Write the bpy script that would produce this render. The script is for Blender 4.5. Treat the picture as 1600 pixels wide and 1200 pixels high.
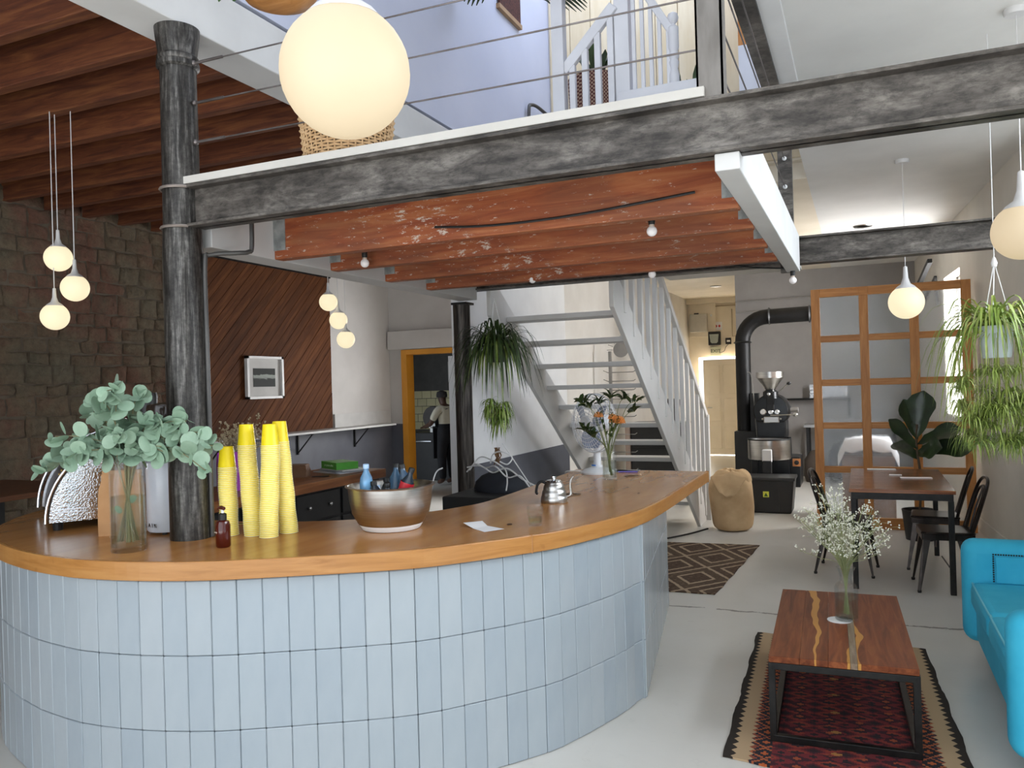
import bpy, math, random
from math import sin, cos, pi, radians as rad, hypot, atan2, sqrt
from mathutils import Vector as V, Matrix as MX, Quaternion
random.seed(7)
SC = bpy.context.scene
COL = SC.collection
for o in list(bpy.data.objects): bpy.data.objects.remove(o)

# ------------------------------------------------------------------ camera
cam = bpy.data.cameras.new('camera'); co = bpy.data.objects.new('camera', cam); COL.objects.link(co)
yaw, pit, rol = rad(23.57), rad(.144), rad(-1.652)
f = V((-sin(yaw), cos(yaw), 0)); r = V((cos(yaw), sin(yaw), 0)); u = V((0, 0, 1))
f, u = f*cos(pit)+u*sin(pit), u*cos(pit)-f*sin(pit)
r, u = r*cos(rol)+u*sin(rol), u*cos(rol)-r*sin(rol)
co.matrix_world = MX(((r.x, u.x, -f.x, 0), (r.y, u.y, -f.y, 0), (r.z, u.z, -f.z, 1.65), (0, 0, 0, 1)))
cam.sensor_width = 36; cam.lens = 1250/1600*36; cam.clip_start = .05; cam.clip_end = 200
SC.camera = co
# ------------------------------------------------------------------ world, daylight, added fill lamps, exposure
w = bpy.data.worlds.new('world'); SC.world = w; w.use_nodes = True
bg = w.node_tree.nodes['Background']; bg.inputs[0].default_value = (.80, .89, 1, 1); bg.inputs[1].default_value = 1.7
def area(name, loc, rot, sx, sy, e, col):
    l = bpy.data.lights.new(name, 'AREA'); l.shape = 'RECTANGLE'; l.size = sx; l.size_y = sy; l.energy = e; l.color = col
    o = bpy.data.objects.new(name, l); COL.objects.link(o); o.location = loc; o.rotation_euler = rot; return o
area('daylight_street', (-1.0, -8.5, 3.6), (rad(88), 0, 0), 16, 7.5, 540, (.90, .95, 1))        # bright open street outside the glass shopfront
area('fill_uplight_front', (-1.6, -4.6, -.06), (rad(180), 0, 0), 8, 4.4, 640, (1, .97, .92))               # added uplight outside the shopfront, brightens the ceiling like ground bounce
area('fill_uplight_side', (3.4, .4, -.06), (rad(180), 0, 0), 2.6, 3.6, 520, (1, .97, .92))           # added uplight outside the assumed side window, lifts the seating bay ceiling
area('fill_left_bay', (-4.6, 11.12, 1.75), (rad(-90), 0, 0), 1.3, 1.3, 105, (.95, .97, 1))       # added fill for the left bay, unseen behind the partition
area('fill_void_overhead', (-1.65, 1.2, 6.15), (0, 0, 0), 1.6, 3.2, 30, (.72, .83, 1))             # added overhead fill in the double-height void, below a closed roof
area('daylight_side_window', (1.20, 10.9, 2.0), (0, rad(90), 0), 1.5, .95, 145, (.97, .98, 1))     # window in the right wall behind the screen
area('daylight_rear_door', (-3.0, 18.6, 1.3), (rad(-90), 0, 0), 1.5, 2.3, 240, (1, .93, .82))      # yard behind the rear door
area('fill_stairwell_overhead', (-1.7, 6.75, 6.15), (0, 0, 0), 1.9, 1.3, 44, (.62, .74, 1))            # added overhead fill brightening the stairs, unseen above the stairwell
area('fill_right_side', (4.4, 4.7, 4.3), (0, rad(68), 0), 3.4, 6, 800, (.84, .91, 1))              # added fill through the added, unseen high window, evens out the light
vs = SC.view_settings
SC.display_settings.display_device = 'sRGB'
vs.view_transform = 'Standard'; vs.look = 'None'; vs.gamma = 1; vs.use_curve_mapping = False; vs.exposure = 0.13

# ------------------------------------------------------------------ helpers
def lin(h):
    o = []
    for i in (0, 2, 4):
        c = int(h[i:i+2], 16)/255
        o.append(c/12.92 if c <= .04045 else ((c+.055)/1.055)**2.4)
    return (*o, 1)
class NT:
    """tiny node-graph helper"""
    def __init__(s, name):
        s.m = bpy.data.materials.new(name); s.m.use_nodes = True; s.t = s.m.node_tree
        s.b = s.t.nodes['Principled BSDF']; s.tc = s.n('ShaderNodeTexCoord')
    def n(s, ty, **k):
        x = s.t.nodes.new(ty)
        for a, b in k.items(): setattr(x, a, b)
        return x
    def l(s, a, b): s.t.links.new(a, b)
    def put(s, sock, v):
        if isinstance(v, bpy.types.NodeSocket): s.l(v, sock)
        else: sock.default_value = v
    def math(s, op, a, b=0, c=0):
        x = s.n('ShaderNodeMath', operation=op)
        s.put(x.inputs[0], a); s.put(x.inputs[1], b); s.put(x.inputs[2], c); return x.outputs[0]
    def map(s, scale=(1, 1, 1), rot=(0, 0, 0), src='Object', loc=(0, 0, 0)):
        x = s.n('ShaderNodeMapping'); s.l(s.tc.outputs[src], x.inputs[0])
        x.inputs['Scale'].default_value = scale; x.inputs['Rotation'].default_value = rot; x.inputs['Location'].default_value = loc
        return x.outputs[0]
    def noise(s, vec, scale=5, detail=4, rough=.55, dist=0):
        x = s.n('ShaderNodeTexNoise'); s.l(vec, x.inputs['Vector'])
        x.inputs['Scale'].default_value = scale; x.inputs['Detail'].default_value = detail
        x.inputs['Roughness'].default_value = rough; x.inputs['Distortion'].default_value = dist
        return x.outputs[0]
    def ramp(s, fac, stops, interp='LINEAR'):
        x = s.n('ShaderNodeValToRGB'); s.put(x.inputs[0], fac); e = x.color_ramp; e.interpolation = interp
        while len(e.elements) < len(stops): e.elements.new(.5)
        for el, (p, c) in zip(e.elements, stops): el.position = p; el.color = lin(c) if isinstance(c, str) else c
        return x.outputs[0]
    def mix(s, fac, a, b, bt='MIX'):
        x = s.n('ShaderNodeMix', data_type='RGBA', blend_type=bt)
        s.put(x.inputs[0], fac); s.put(x.inputs[6], lin(a) if isinstance(a, str) else a); s.put(x.inputs[7], lin(b) if isinstance(b, str) else b)
        return x.outputs[2]
    def bump(s, h, st=.3, d=.01):
        x = s.n('ShaderNodeBump'); s.l(h, x.inputs['Height']); x.inputs['Strength'].default_value = st; x.inputs['Distance'].default_value = d
        s.l(x.outputs[0], s.b.inputs['Normal'])
    def rnd(s): return s.n('ShaderNodeObjectInfo').outputs['Random']
    def xyz(s, vec):
        x = s.n('ShaderNodeSeparateXYZ'); s.l(vec, x.inputs[0]); return x.outputs
    def set(s, **k):
        for a, b in k.items(): s.put(s.b.inputs[a.replace('_', ' ')], b)
        return s.m
MC = {}
def M(c1, c2=None, rough=.6, metal=0, scale=6, st=(1, 1, 1), bump=0, vary=0, name=None, spec=.5, detail=4, lo=.35, hi=.65, rot=(0, 0, 0), coat=0):
    """plain procedural surface: two colours mixed by (stretched) noise, optional bump and per-object variation"""
    key = (c1, c2, rough, metal, scale, st, bump, vary, spec, detail, lo, hi, rot, coat)
    if key in MC: return MC[key]
    k = NT(name or 'surface_'+c1); vec = k.map(st, rot)
    nz = k.noise(vec, scale, detail)
    col = k.ramp(nz, [(lo, c1), (hi, c2 or c1)])
    if vary:
        hs = k.n('ShaderNodeHueSaturation'); k.l(col, hs.inputs['Color'])
        v = k.math('MULTIPLY_ADD', k.rnd(), vary, 1-vary/2); k.l(v, hs.inputs['Value']); col = hs.outputs[0]
    k.l(col, k.b.inputs['Base Color'])
    k.set(Roughness=rough, Metallic=metal, Specular_IOR_Level=spec)
    if coat: k.set(Coat_Weight=coat, Coat_Roughness=.08)
    if bump: k.bump(nz, bump, .01)
    MC[key] = k.m; return k.m
def glass(name, col='ffffff', rough=0, alpha_mix=.0, ior=1.45):
    k = NT(name); k.set(Base_Color=lin(col), Roughness=rough, Transmission_Weight=1.0, IOR=ior)
    if alpha_mix:      # thin clear vessel: mostly see-through, with real reflections
        tr = k.n('ShaderNodeBsdfTransparent'); tr.inputs[0].default_value = lin(col); mx = k.n('ShaderNodeMixShader'); mx.inputs[0].default_value = alpha_mix
        k.l(k.b.outputs[0], mx.inputs[1]); k.l(tr.outputs[0], mx.inputs[2]); k.l(mx.outputs[0], k.t.nodes['Material Output'].inputs[0])
    return k.m
def emit(name, col, st, base=None):
    k = NT(name); k.set(Base_Color=lin(base or col), Emission_Color=lin(col), Emission_Strength=st, Roughness=.6); return k.m

def basis(d, up=V((0, 0, 1))):
    d = V(d).normalized(); a = d.cross(up)
    if a.length < 1e-4: a = d.cross(V((1, 0, 0)))
    a.normalize(); return d, a, a.cross(d)
class B:
    """collects simple shapes; o() links them as ONE mesh object"""
    def __init__(s): s.v = []; s.f = []
    def add(s, vs, fs):
        n = len(s.v); s.v += [tuple(p) for p in vs]; s.f += [tuple(i+n for i in q) for q in fs]; return s
    def box(s, x0, y0, z0, x1, y1, z1):
        return s.add([(x0, y0, z0), (x1, y0, z0), (x1, y1, z0), (x0, y1, z0), (x0, y0, z1), (x1, y0, z1), (x1, y1, z1), (x0, y1, z1)],
                     [(3, 2, 1, 0), (4, 5, 6, 7), (0, 1, 5, 4), (1, 2, 6, 5), (2, 3, 7, 6), (3, 0, 4, 7)])
    def cb(s, c, d): return s.box(c[0]-d[0]/2, c[1]-d[1]/2, c[2]-d[2]/2, c[0]+d[0]/2, c[1]+d[1]/2, c[2]+d[2]/2)
    def bar(s, p, q, w, h=None, up=(0, 0, 1)):
        p, q = V(p), V(q); d, a, b = basis(q-p, V(up)); h = h or w; a = a*w/2; b = b*h/2
        return s.add([p-a-b, p+a-b, p+a+b, p-a+b, q-a-b, q+a-b, q+a+b, q-a+b], [(3, 2, 1, 0), (4, 5, 6, 7), (0, 1, 5, 4), (1, 2, 6, 5), (2, 3, 7, 6), (3, 0, 4, 7)])
    def tube(s, pts, r, n=8, caps=True, flat=None):
        pts = [V(p) for p in pts]; m = len(pts); rr = r if isinstance(r, (list, tuple)) else [r]*m
        vs, fs = [], []; pa = None
        for i, p in enumerate(pts):
            d = (pts[min(i+1, m-1)]-pts[max(i-1, 0)])
            d, a, b = basis(d)
            if pa is not None:
                a2 = pa-d*pa.dot(d)
                if a2.length > 1e-5: a = a2.normalized(); b = a.cross(d)
            pa = a
            for j in range(n):
                t = 2*pi*j/n; vs.append(p+a*cos(t)*rr[i]+b*sin(t)*rr[i]*(flat or 1))
        for i in range(m-1):
            for j in range(n):
                fs.append((i*n+j, i*n+(j+1) % n, (i+1)*n+(j+1) % n, (i+1)*n+j))
        if caps: fs.append(tuple(range(n))); fs.append(tuple(range((m-1)*n, m*n))[::-1])
        return s.add(vs, fs)
    def lathe(s, prof, n=24, c=(0, 0, 0), sx=1, sy=1, axis='z', caps=True):
        vs, fs = [], []
        for (r_, z) in prof:
            for j in range(n):
                t = 2*pi*j/n; x, y = r_*cos(t)*sx, r_*sin(t)*sy
                p = (x, y, z) if axis == 'z' else ((x, z, y) if axis == 'y' else (z, x, y))
                vs.append((p[0]+c[0], p[1]+c[1], p[2]+c[2]))
        m = len(prof)
        for i in range(m-1):
            for j in range(n): fs.append((i*n+j, i*n+(j+1) % n, (i+1)*n+(j+1) % n, (i+1)*n+j))
        if caps:
            if prof[0][0] > 1e-6: fs.append(tuple(range(n))[::-1])
            if prof[-1][0] > 1e-6: fs.append(tuple(range((m-1)*n, m*n)))
        return s.add(vs, fs)
    def sph(s, c, r, n=16, m=10, sc=(1, 1, 1)):
        return s.lathe([(max(1e-4, r*sin(pi*i/m))*1, -r*cos(pi*i/m)*sc[2]) for i in range(m+1)], n, c, sc[0], sc[1], caps=False)
    def prism(s, poly, z0, z1):
        n = len(poly); vs = [(x, y, z0) for x, y in poly]+[(x, y, z1) for x, y in poly]
        return s.add(vs, [tuple(range(n))[::-1], tuple(range(n, 2*n))]+[(i, (i+1) % n, n+(i+1) % n, n+i) for i in range(n)])
    def xf(s, mat, start=0):
        s.v = s.v[:start]+[tuple(mat@V(p)) for p in s.v[start:]]; return s
    def blade(s, pts, wid, side=None, fold=0):
        """leaf strip along pts"""
        pts = [V(p) for p in pts]; m = len(pts); vs, fs = [], []
        for i, p in enumerate(pts):
            d = pts[min(i+1, m-1)]-pts[max(i-1, 0)]; d, a, b = basis(d, V(side) if side else V((0, 0, 1)))
            w_ = wid[i]/2; vs += [p-a*w_+b*fold*w_, p, p+a*w_+b*fold*w_]
        for i in range(m-1):
            k = 3*i; fs += [(k, k+1, k+4, k+3), (k+1, k+2, k+5, k+4)]
        return s.add(vs, fs)
    def mesh(s, name, mat, smooth=False):
        me = bpy.data.meshes.new(name); me.from_pydata(s.v, [], s.f); me.materials.append(mat)
        if smooth: me.polygons.foreach_set('use_smooth', [True]*len(me.polygons))
        me.update(); return me
    def o(s, name, mat, parent=None, smooth=False, bevel=0, loc=None, seg=2, sub=0, angle=None):
        ob = bpy.data.objects.new(name, s.mesh(name, mat, smooth)); COL.objects.link(ob)
        if parent: ob.parent = parent
        if loc: ob.location = loc
        if smooth and not sub and angle != 0: smooth_angle(ob.data, angle or 40)
        if bevel:
            md = ob.modifiers.new('bevel', 'BEVEL'); md.width = bevel; md.segments = seg; md.limit_method = 'ANGLE'; md.angle_limit = rad(40)
        if sub:
            md = ob.modifiers.new('sub', 'SUBSURF'); md.levels = sub; md.render_levels = sub
        return ob
def smooth_angle(me, deg):
    import bmesh
    bm = bmesh.new(); bm.from_mesh(me); bmesh.ops.recalc_face_normals(bm, faces=bm.faces); c = rad(deg)
    for e in bm.edges:
        if len(e.link_faces) == 2 and e.calc_face_angle(0) > c: e.smooth = False
    bm.to_mesh(me); bm.free()
def tag(o, label, cat, group=None, kind=None):
    o['label'] = label; o['category'] = cat
    if group: o['group'] = group
    if kind: o['kind'] = kind
    return o
def thing(name, label, cat, loc=(0, 0, 0), rz=0, group=None):
    o = bpy.data.objects.new(name, None); COL.objects.link(o); o.location = loc; o.rotation_euler = (0, 0, rz); o.empty_display_size = .05
    return tag(o, label, cat, group)
def struct(name, b, mat, label, cat='wall', **k): return tag(b.o(name, mat, **k), label, cat, kind='structure')
def inst(me, name, parent, mat=None):
    o = bpy.data.objects.new(name, me); COL.objects.link(o)
    if parent: o.parent = parent
    if mat is not None: o.matrix_basis = mat
    return o
def copy_tree(o, parent=None):
    c = o.copy(); COL.objects.link(c); c.parent = parent
    for ch in list(o.children): copy_tree(ch, c)
    return c
def stuff(o): o['kind'] = 'stuff'; return o
def text(name, body, size, mat, parent, mw, extr=.0006, align='CENTER'):
    cu = bpy.data.curves.new(name, 'FONT'); cu.body = body; cu.size = size; cu.extrude = extr; cu.align_x = align; cu.align_y = 'CENTER'
    cu.materials.append(mat); o = bpy.data.objects.new(name, cu); COL.objects.link(o)
    if parent: o.parent = parent
    o.matrix_basis = mw
    me = bpy.data.meshes.new_from_object(o); me.name = name; q = bpy.data.objects.new(name, me); COL.objects.link(q); q.parent = parent; q.matrix_basis = mw; bpy.data.objects.remove(o); q.name = name; return q
def catmull(pts, k=8, closed=False):
    P = [V(p) for p in pts]; n = len(P); out = []
    for i in range(n if closed else n-1):
        g = lambda j: P[j % n] if closed else P[max(0, min(n-1, j))]
        a, b, c, d = g(i-1), g(i), g(i+1), g(i+2)
        for j in range(k):
            t = j/k; out.append(.5*((2*b)+(c-a)*t+(2*a-5*b+4*c-d)*t*t+(3*b-a-3*c+d)*t**3))
    if not closed: out.append(P[-1])
    return out
def U(a, b): return random.uniform(a, b)

# ------------------------------------------------------------------ shared materials
k = NT('white_paint'); nz = k.noise(k.map(), 3, 4); k.l(k.ramp(nz, [(.3, 'dedddb'), (.7, 'e9e8e6')]), k.b.inputs[0]); k.bump(k.noise(k.map(), 30, 3), .06, .01)
WHITE = k.set(Roughness=.55)
GREYW = M('c6c2bd', 'cfcbc6', .7, scale=2, bump=.05, name='light_grey_plaster')
WGREY = M('d0cabf', 'd9d3c8', .7, scale=2, bump=.05, name='warm_grey_plaster')
CREAM = M('e2d6c0', 'ebe0cc', .6, scale=2, bump=.04, name='cream_paint')
DADO = M('565860', '5f6169', .5, scale=3, name='dark_grey_paint')
BLACK = M('161616', '1f1e1d', .5, scale=8, name='black_paint')
BLACKM = M('1b1a19', '2a2826', .38, .6, scale=14, name='black_steel')
CHROME = M('d8dade', 'e8eaee', .12, 1, scale=3, name='chrome')
STEEL = M('b4b2ae', 'c6c4c0', .28, 1, scale=4, st=(1, 1, 30), name='brushed_steel')
PLAW = M('e6e6e4', 'eeeeec', .35, name='white_plastic')
PAPER = M('e8e8ea', 'f2f2f2', .8, name='white_paper')
LEAFD = M('2a3a1c', '3c5226', .45, scale=9, vary=.3, name='deep_green_leaf')
LAMP = None
k = NT('bare_steel')
a = k.noise(k.map((1, 1, 3.2)), 3.6, 9, .66, .5); b2 = k.noise(k.map((1, 1, 5)), 5, 8, .7)
c0 = k.ramp(a, [(.36, '46413c'), (.5, '67615b'), (.64, '8a847d')]); c1_ = k.ramp(b2, [(.40, '5a5550'), (.6, 'ffffff')])
n9 = k.noise(k.map((1, 1, 2.2)), 17, 9, .78, .3); c0 = k.mix(.55, c0, k.ramp(n9, [(.40, '54504b'), (.52, 'e8e6e2'), (.6, 'ffffff')]), 'MULTIPLY'); k.l(k.mix(.45, c0, c1_, 'MULTIPLY'), k.b.inputs[0]); k.bump(n9, .1, .004)
RAWSTEEL = k.set(Metallic=.3, Roughness=.5)
k = NT('column_steel')
a = k.noise(k.map((9, 9, .8)), 6, 7, .65, .4); b2 = k.noise(k.map(), 45, 3, .7)
k.l(k.mix(.5, k.ramp(a, [(.38, '2d2a27'), (.52, '4f4c48'), (.68, '7d7a75')]), k.ramp(b2, [(.35, '3b3935'), (.65, 'ffffff')]), 'MULTIPLY'), k.b.inputs[0]); k.bump(b2, .25, .004)
COLSTEEL = k.set(Metallic=.5, Roughness=.42)
def woodmat(name, a, b_, c_, axis, rough=.4, vary=.25, sc=7, flecks=False, coat=0, spec=.4):
    k = NT(name); st = [9, 9, 9]; st[axis] = .8
    n1 = k.noise(k.map(tuple(st)), sc*.45, 7, .62, .8)
    col = k.ramp(n1, [(.3, a), (.5, b_), (.7, c_)])
    if vary:
        hs = k.n('ShaderNodeHueSaturation'); k.l(col, hs.inputs['Color']); k.l(k.math('MULTIPLY_ADD', k.rnd(), vary, 1-vary/2), hs.inputs['Value']); col = hs.outputs[0]
    if flecks:
        fst = [14, 14, 14]; fst[axis] = 4
        p = k.noise(k.map(tuple(fst)), 3.4, 8, .8); big = k.noise(k.map(), 1.3, 3)
        col = k.mix(k.ramp(k.math('MULTIPLY_ADD', big, .30, k.math('SUBTRACT', p, .15)), [(.595, '000000'), (.615, 'ffffff')]), col, 'd2c4b6')
        blot = k.noise(k.map((.9, 2, 2), loc=(3, 1, 2)), 2.2, 5, .6)
        col = k.mix(k.ramp(blot, [(.48, '000000'), (.6, 'a0a0a0')]), col, '6a4a38')
    k.l(col, k.b.inputs[0]); k.bump(n1, .12, .004); k.set(Roughness=rough, Specular_IOR_Level=spec)
    if coat: k.set(Coat_Weight=coat, Coat_Roughness=.1)
    return k.m
# ================================================================== SETTING
k = NT('painted_concrete'); v = k.map()
n1 = k.noise(v, 1.1, 6, .6); n2 = k.noise(v, 7, 7, .72, .5); n3 = k.noise(v, 40, 3)
col = k.ramp(n1, [(.3, 'cecbc3'), (.7, 'dad7d0')])
col = k.mix(k.ramp(n2, [(.6, '000000'), (.68, '5a5a5a')]), col, '8f8a81')
X = k.xyz(v); cr = k.math('ABSOLUTE', k.math('SUBTRACT', k.math('ADD', X[1], k.math('MULTIPLY', k.noise(v, 2.5, 6, .7), .16)), 5.93))
crack = k.math('MULTIPLY', k.math('LESS_THAN', cr, .014), k.math('GREATER_THAN', k.noise(v, 6, 4), .42))
col = k.mix(k.math('MULTIPLY', crack, .8), col, '5d564b'); k.l(col, k.b.inputs[0]); k.bump(n3, .05, .004)
FLOORM = k.set(Roughness=k.math('MULTIPLY_ADD', n1, .25, .24))
struct('floor', B().box(-9, -1.8, -.1, 4, 18.6, 0), FLOORM, 'worn pale grey painted concrete floor with a crack', 'floor')
# right wall runs slightly askew
def xr(y): return 1.12+(9.3-y)*.06
WY0, WY1, WZ0, WZ1 = 10.35, 11.45, 1.15, 2.85
b = B()
def rw(y0, y1, z0, z1): b.prism([(xr(y0), y0), (xr(y0)+.25, y0), (xr(y1)+.25, y1), (xr(y1), y1)], z0, z1)
rw(-1.8, -1.5, 0, 3.45); rw(-1.5, 2.3, 0, .2); rw(-1.5, 2.3, 3.2, 3.45); rw(2.3, 7.2, 0, 2.15); rw(2.3, 7.2, 3.25, 3.45); rw(7.2, WY0, 0, 3.45); rw(WY1, 14.5, 0, 3.45); rw(WY0, WY1, 0, WZ0); rw(WY0, WY1, WZ1, 3.45)  # near opening assumed, high strip opening added, both unseen, for side light
struct('wall_right', b, WGREY, 'warm grey plaster wall behind the sofa', 'wall')
b = B(); y0, y1 = -1.8, 14.2; b.prism([(xr(y0)-.018, y0), (xr(y0), y0), (xr(y1), y1), (xr(y1)-.018, y1)], 0, .14)
struct('baseboard_right', b, WGREY, 'painted skirting board along the right wall', 'skirting', bevel=.004)
win = struct('window_1', B().prism([(xr(WY0)+.14, WY0), (xr(WY0)+.15, WY0), (xr(WY1)+.15, WY1), (xr(WY1)+.14, WY1)], WZ0, WZ1), glass('window_glass', rough=.02, alpha_mix=.85), 'bright sash window in the right wall behind the screen', 'window')
b = B(); xx = xr(WY0)+.12
for (a0, a1, c0, c1) in ((WY0, WY0+.07, WZ0, WZ1), (WY1-.07, WY1, WZ0, WZ1), (WY0, WY1, WZ0, WZ0+.07), (WY0, WY1, WZ1-.07, WZ1), (WY0, WY1, 1.98, 2.03)): b.box(xx-.03, a0, c0, xx+.03, a1, c1)
b.o('window_frame', WHITE, win)
CLEAR = glass('shopfront_glass', alpha_mix=.95)
def sidewin(name, label, y0, y1, z0, z1, bars):
    w_ = struct(name, B().prism([(xr(y0)+.12, y0), (xr(y0)+.126, y0), (xr(y1)+.126, y1), (xr(y1)+.12, y1)], z0, z1), CLEAR, label, 'window')
    for i in range(bars+1):
        y = y0+(y1-y0)*i/bars; y = min(max(y, y0+.03), y1-.03); B().box(xr(y)+.08, y-.03, z0, xr(y)+.17, y+.03, z1).o('mullion', BLACKM, w_)
    for z in (z0, z1-.05): B().prism([(xr(y0)+.08, y0), (xr(y0)+.17, y0), (xr(y1)+.17, y1), (xr(y1)+.08, y1)], z, z+.05).o('rail', BLACKM, w_)
sidewin('added_window_2', 'added unseen high strip window in the right wall above the sofa', 2.3, 7.2, 2.15, 3.25, 4); sidewin('assumed_window_3', 'assumed unseen tall side window in the right wall beside the viewer', -1.5, 2.3, .2, 3.2, 3)  # strip window added for side light, tall one assumed; both out of view
w_ = struct('window_4', B().box(-5.2, -1.9, .2, 1.7, -1.894, 3.3), CLEAR, 'glass shopfront behind the viewer', 'window')
for i in range(6): x = -5.17+i*1.367; B().box(x-.03, -1.95, .2, x+.03, -1.85, 3.3).o('mullion', BLACKM, w_)
# grey wall behind roaster, corridor, wall behind the stairs, rear wall
struct('wall_roastery', B().box(-1.95, 14.2, 0, 2, 14.4, 3.45), M('8f8b88', '999592', .7, scale=2, name='mid_grey_plaster'), 'mid grey wall behind the coffee roaster', 'wall')
struct('wall_corridor', B().box(-1.95, 14.4, 0, -1.8, 18.2, 3.45), CREAM, 'cream wall on the right of the rear corridor', 'wall')
b = B(); b.box(-3.62, 8.7, 0, -3.5, 18.2, 3.45); struct('wall_stairs', b, M('cdc8c0', 'd6d2cb', .6, scale=2, name='off_white_plaster'), 'off-white wall behind the stairs and corridor', 'wall')
DX0, DX1, DZ = -3.3, -2.42, 2.16
b = B(); b.box(-3.5, 18, 0, DX0, 18.2, 3.45); b.box(DX1, 18, 0, -1.8, 18.2, 3.45); b.box(DX0, 18, DZ, DX1, 18.2, 3.45)
b.box(-3.5, 17.93, 2.62, -2.9, 18, 3.45)
struct('wall_rear', b, CREAM, 'cream end wall of the rear corridor above the exit door', 'wall')
struct('ceiling_corridor', B().box(-3.62, 7.7, 3.45, -.4, 18.2, 3.6), CREAM, 'cream ceiling over the rear corridor', 'ceiling')
struct('trim_1', B().box(-3.5, 17.8, 3.34, -1.95, 18, 3.45), CREAM, 'coved cream cornice over the rear exit', 'cornice')
struct('ceiling', B().box(-.4, -1.8, 3.45, 2.2, 14.4, 3.6), M('dedcd7', 'e6e4df', .7, scale=2, bump=.04, name='ceiling_white'), 'off-white flat ceiling over the seating bay', 'ceiling')
struct('trim_2', B().box(-.40, -1.8, 3.415, -.30, 5.9, 3.45), WHITE, 'white timber edging strip along the ceiling opening', 'trim')
# front wall with shopfront and assumed high window openings (behind the camera)
b = B(); b.box(-9, -2, 0, 4, -1.8, .2); b.box(-9, -2, .2, -5.2, -1.8, 6.4); b.box(1.7, -2, .2, 4, -1.8, 6.4); b.box(-5.2, -2, 3.3, 1.7, -1.8, 3.8); b.box(-5.2, -2, 3.8, -2.7, -1.8, 6.4); b.box(-.5, -2, 3.8, 1.7, -1.8, 6.4); b.box(-2.7, -2, 6.0, -.5, -1.8, 6.4)
struct('wall_front', b, WHITE, 'white shopfront wall behind the viewer', 'wall')
# upper storey
k = NT('sky_tinted_plaster'); k.l(k.ramp(k.noise(k.map(), 1.2, 4), [(.3, 'c3c8da'), (.7, 'cdd1e1')]), k.b.inputs[0]); k.bump(k.noise(k.map(), 18, 4), .05, .01); UPW = k.set(Roughness=.6)  # blue cast of the light from above is put into the plaster colour
struct('wall_upper_left', B().box(-3.0, -1.8, 3.62, -2.8, 7.7, 6.2), UPW, 'tall bluish-white upper wall above the white girder', 'wall')
struct('wall_upper_rear', B().box(-3, 7.6, 3.6, -.2, 7.7, 6.2), CREAM, 'cream boarded wall at the back of the mezzanine', 'wall')
wr = bpy.data.objects['wall_upper_rear']
for i in range(11):
    x0 = -2.78+i*.215; B().box(x0, 7.575, 3.62, x0+.21, 7.6, 6.2).o('plank', M('d6c29c', 'e0cfae', .55, scale=3, st=(4, 4, .6), vary=.08, name='cream_board'), wr, bevel=.003)
struct('wall_upper_right', B().box(-.4, -1.8, 3.6, -.25, 7.7, 6.2), WHITE, 'white upper wall above the seating bay ceiling', 'wall')
struct('ceiling_upper', B().box(-3, -1.8, 6.2, -.2, 7.7, 6.3), WHITE, 'white roof lining high above the mezzanine', 'ceiling')
GIRD = M('cfcecb', 'd8d7d4', .6, scale=2.5, bump=.04, name='painted_timber')
g = tag(B().box(-3.05, -1.8, 3.345, -2.8, 7.7, 3.6).o('girder', GIRD, bevel=.006), 'thick white painted girder resting on the round column', 'beam')
# left bay: rubble wall, boards, joists
lw = struct('wall_left', B().box(-7.1, -1.8, 0, -6.93, 6.6, 3.75), M('5a4f42', '6a5e4f', .95, scale=8, bump=.5, name='old_mortar'), 'dark exposed rubble stone and brick side wall', 'wall')
k = NT('rubble_stone'); v = k.map(); n1 = k.noise(v, 4, 6, .65); n2 = k.noise(v, 18, 6, .7)
rn = k.rnd(); bc = k.ramp(rn, [(0, '665a4c'), (.3, '6d6253'), (.5, '62564a'), (.7, '6f5041'), (.78, '6b5b4c'), (1, '75695a')], 'LINEAR')
k.l(k.mix(.55, bc, k.ramp(n2, [(.3, '4e463d'), (.7, 'a39786')]), 'MULTIPLY'), k.b.inputs[0])
bc2 = k.b.inputs[0].links[0].from_socket; pt_ = k.ramp(k.noise(v, 1.1, 5, .65), [(.32, '7a7862'), (.46, '86745a'), (.58, '8a5a46'), (.7, '75664f')]); k.l(k.mix(.6, k.mix(.5, bc2, bc), k.mix(.6, pt_, k.ramp(n2, [(.3, '6e665c'), (.7, 'ffffff')]), 'MULTIPLY')), k.b.inputs[0]); k.bump(k.math('ADD', n1, n2), 1.0, .03); STONE = k.set(Roughness=.95)
rs = random.Random(3); zz = 0.55; cnt = 0
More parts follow.
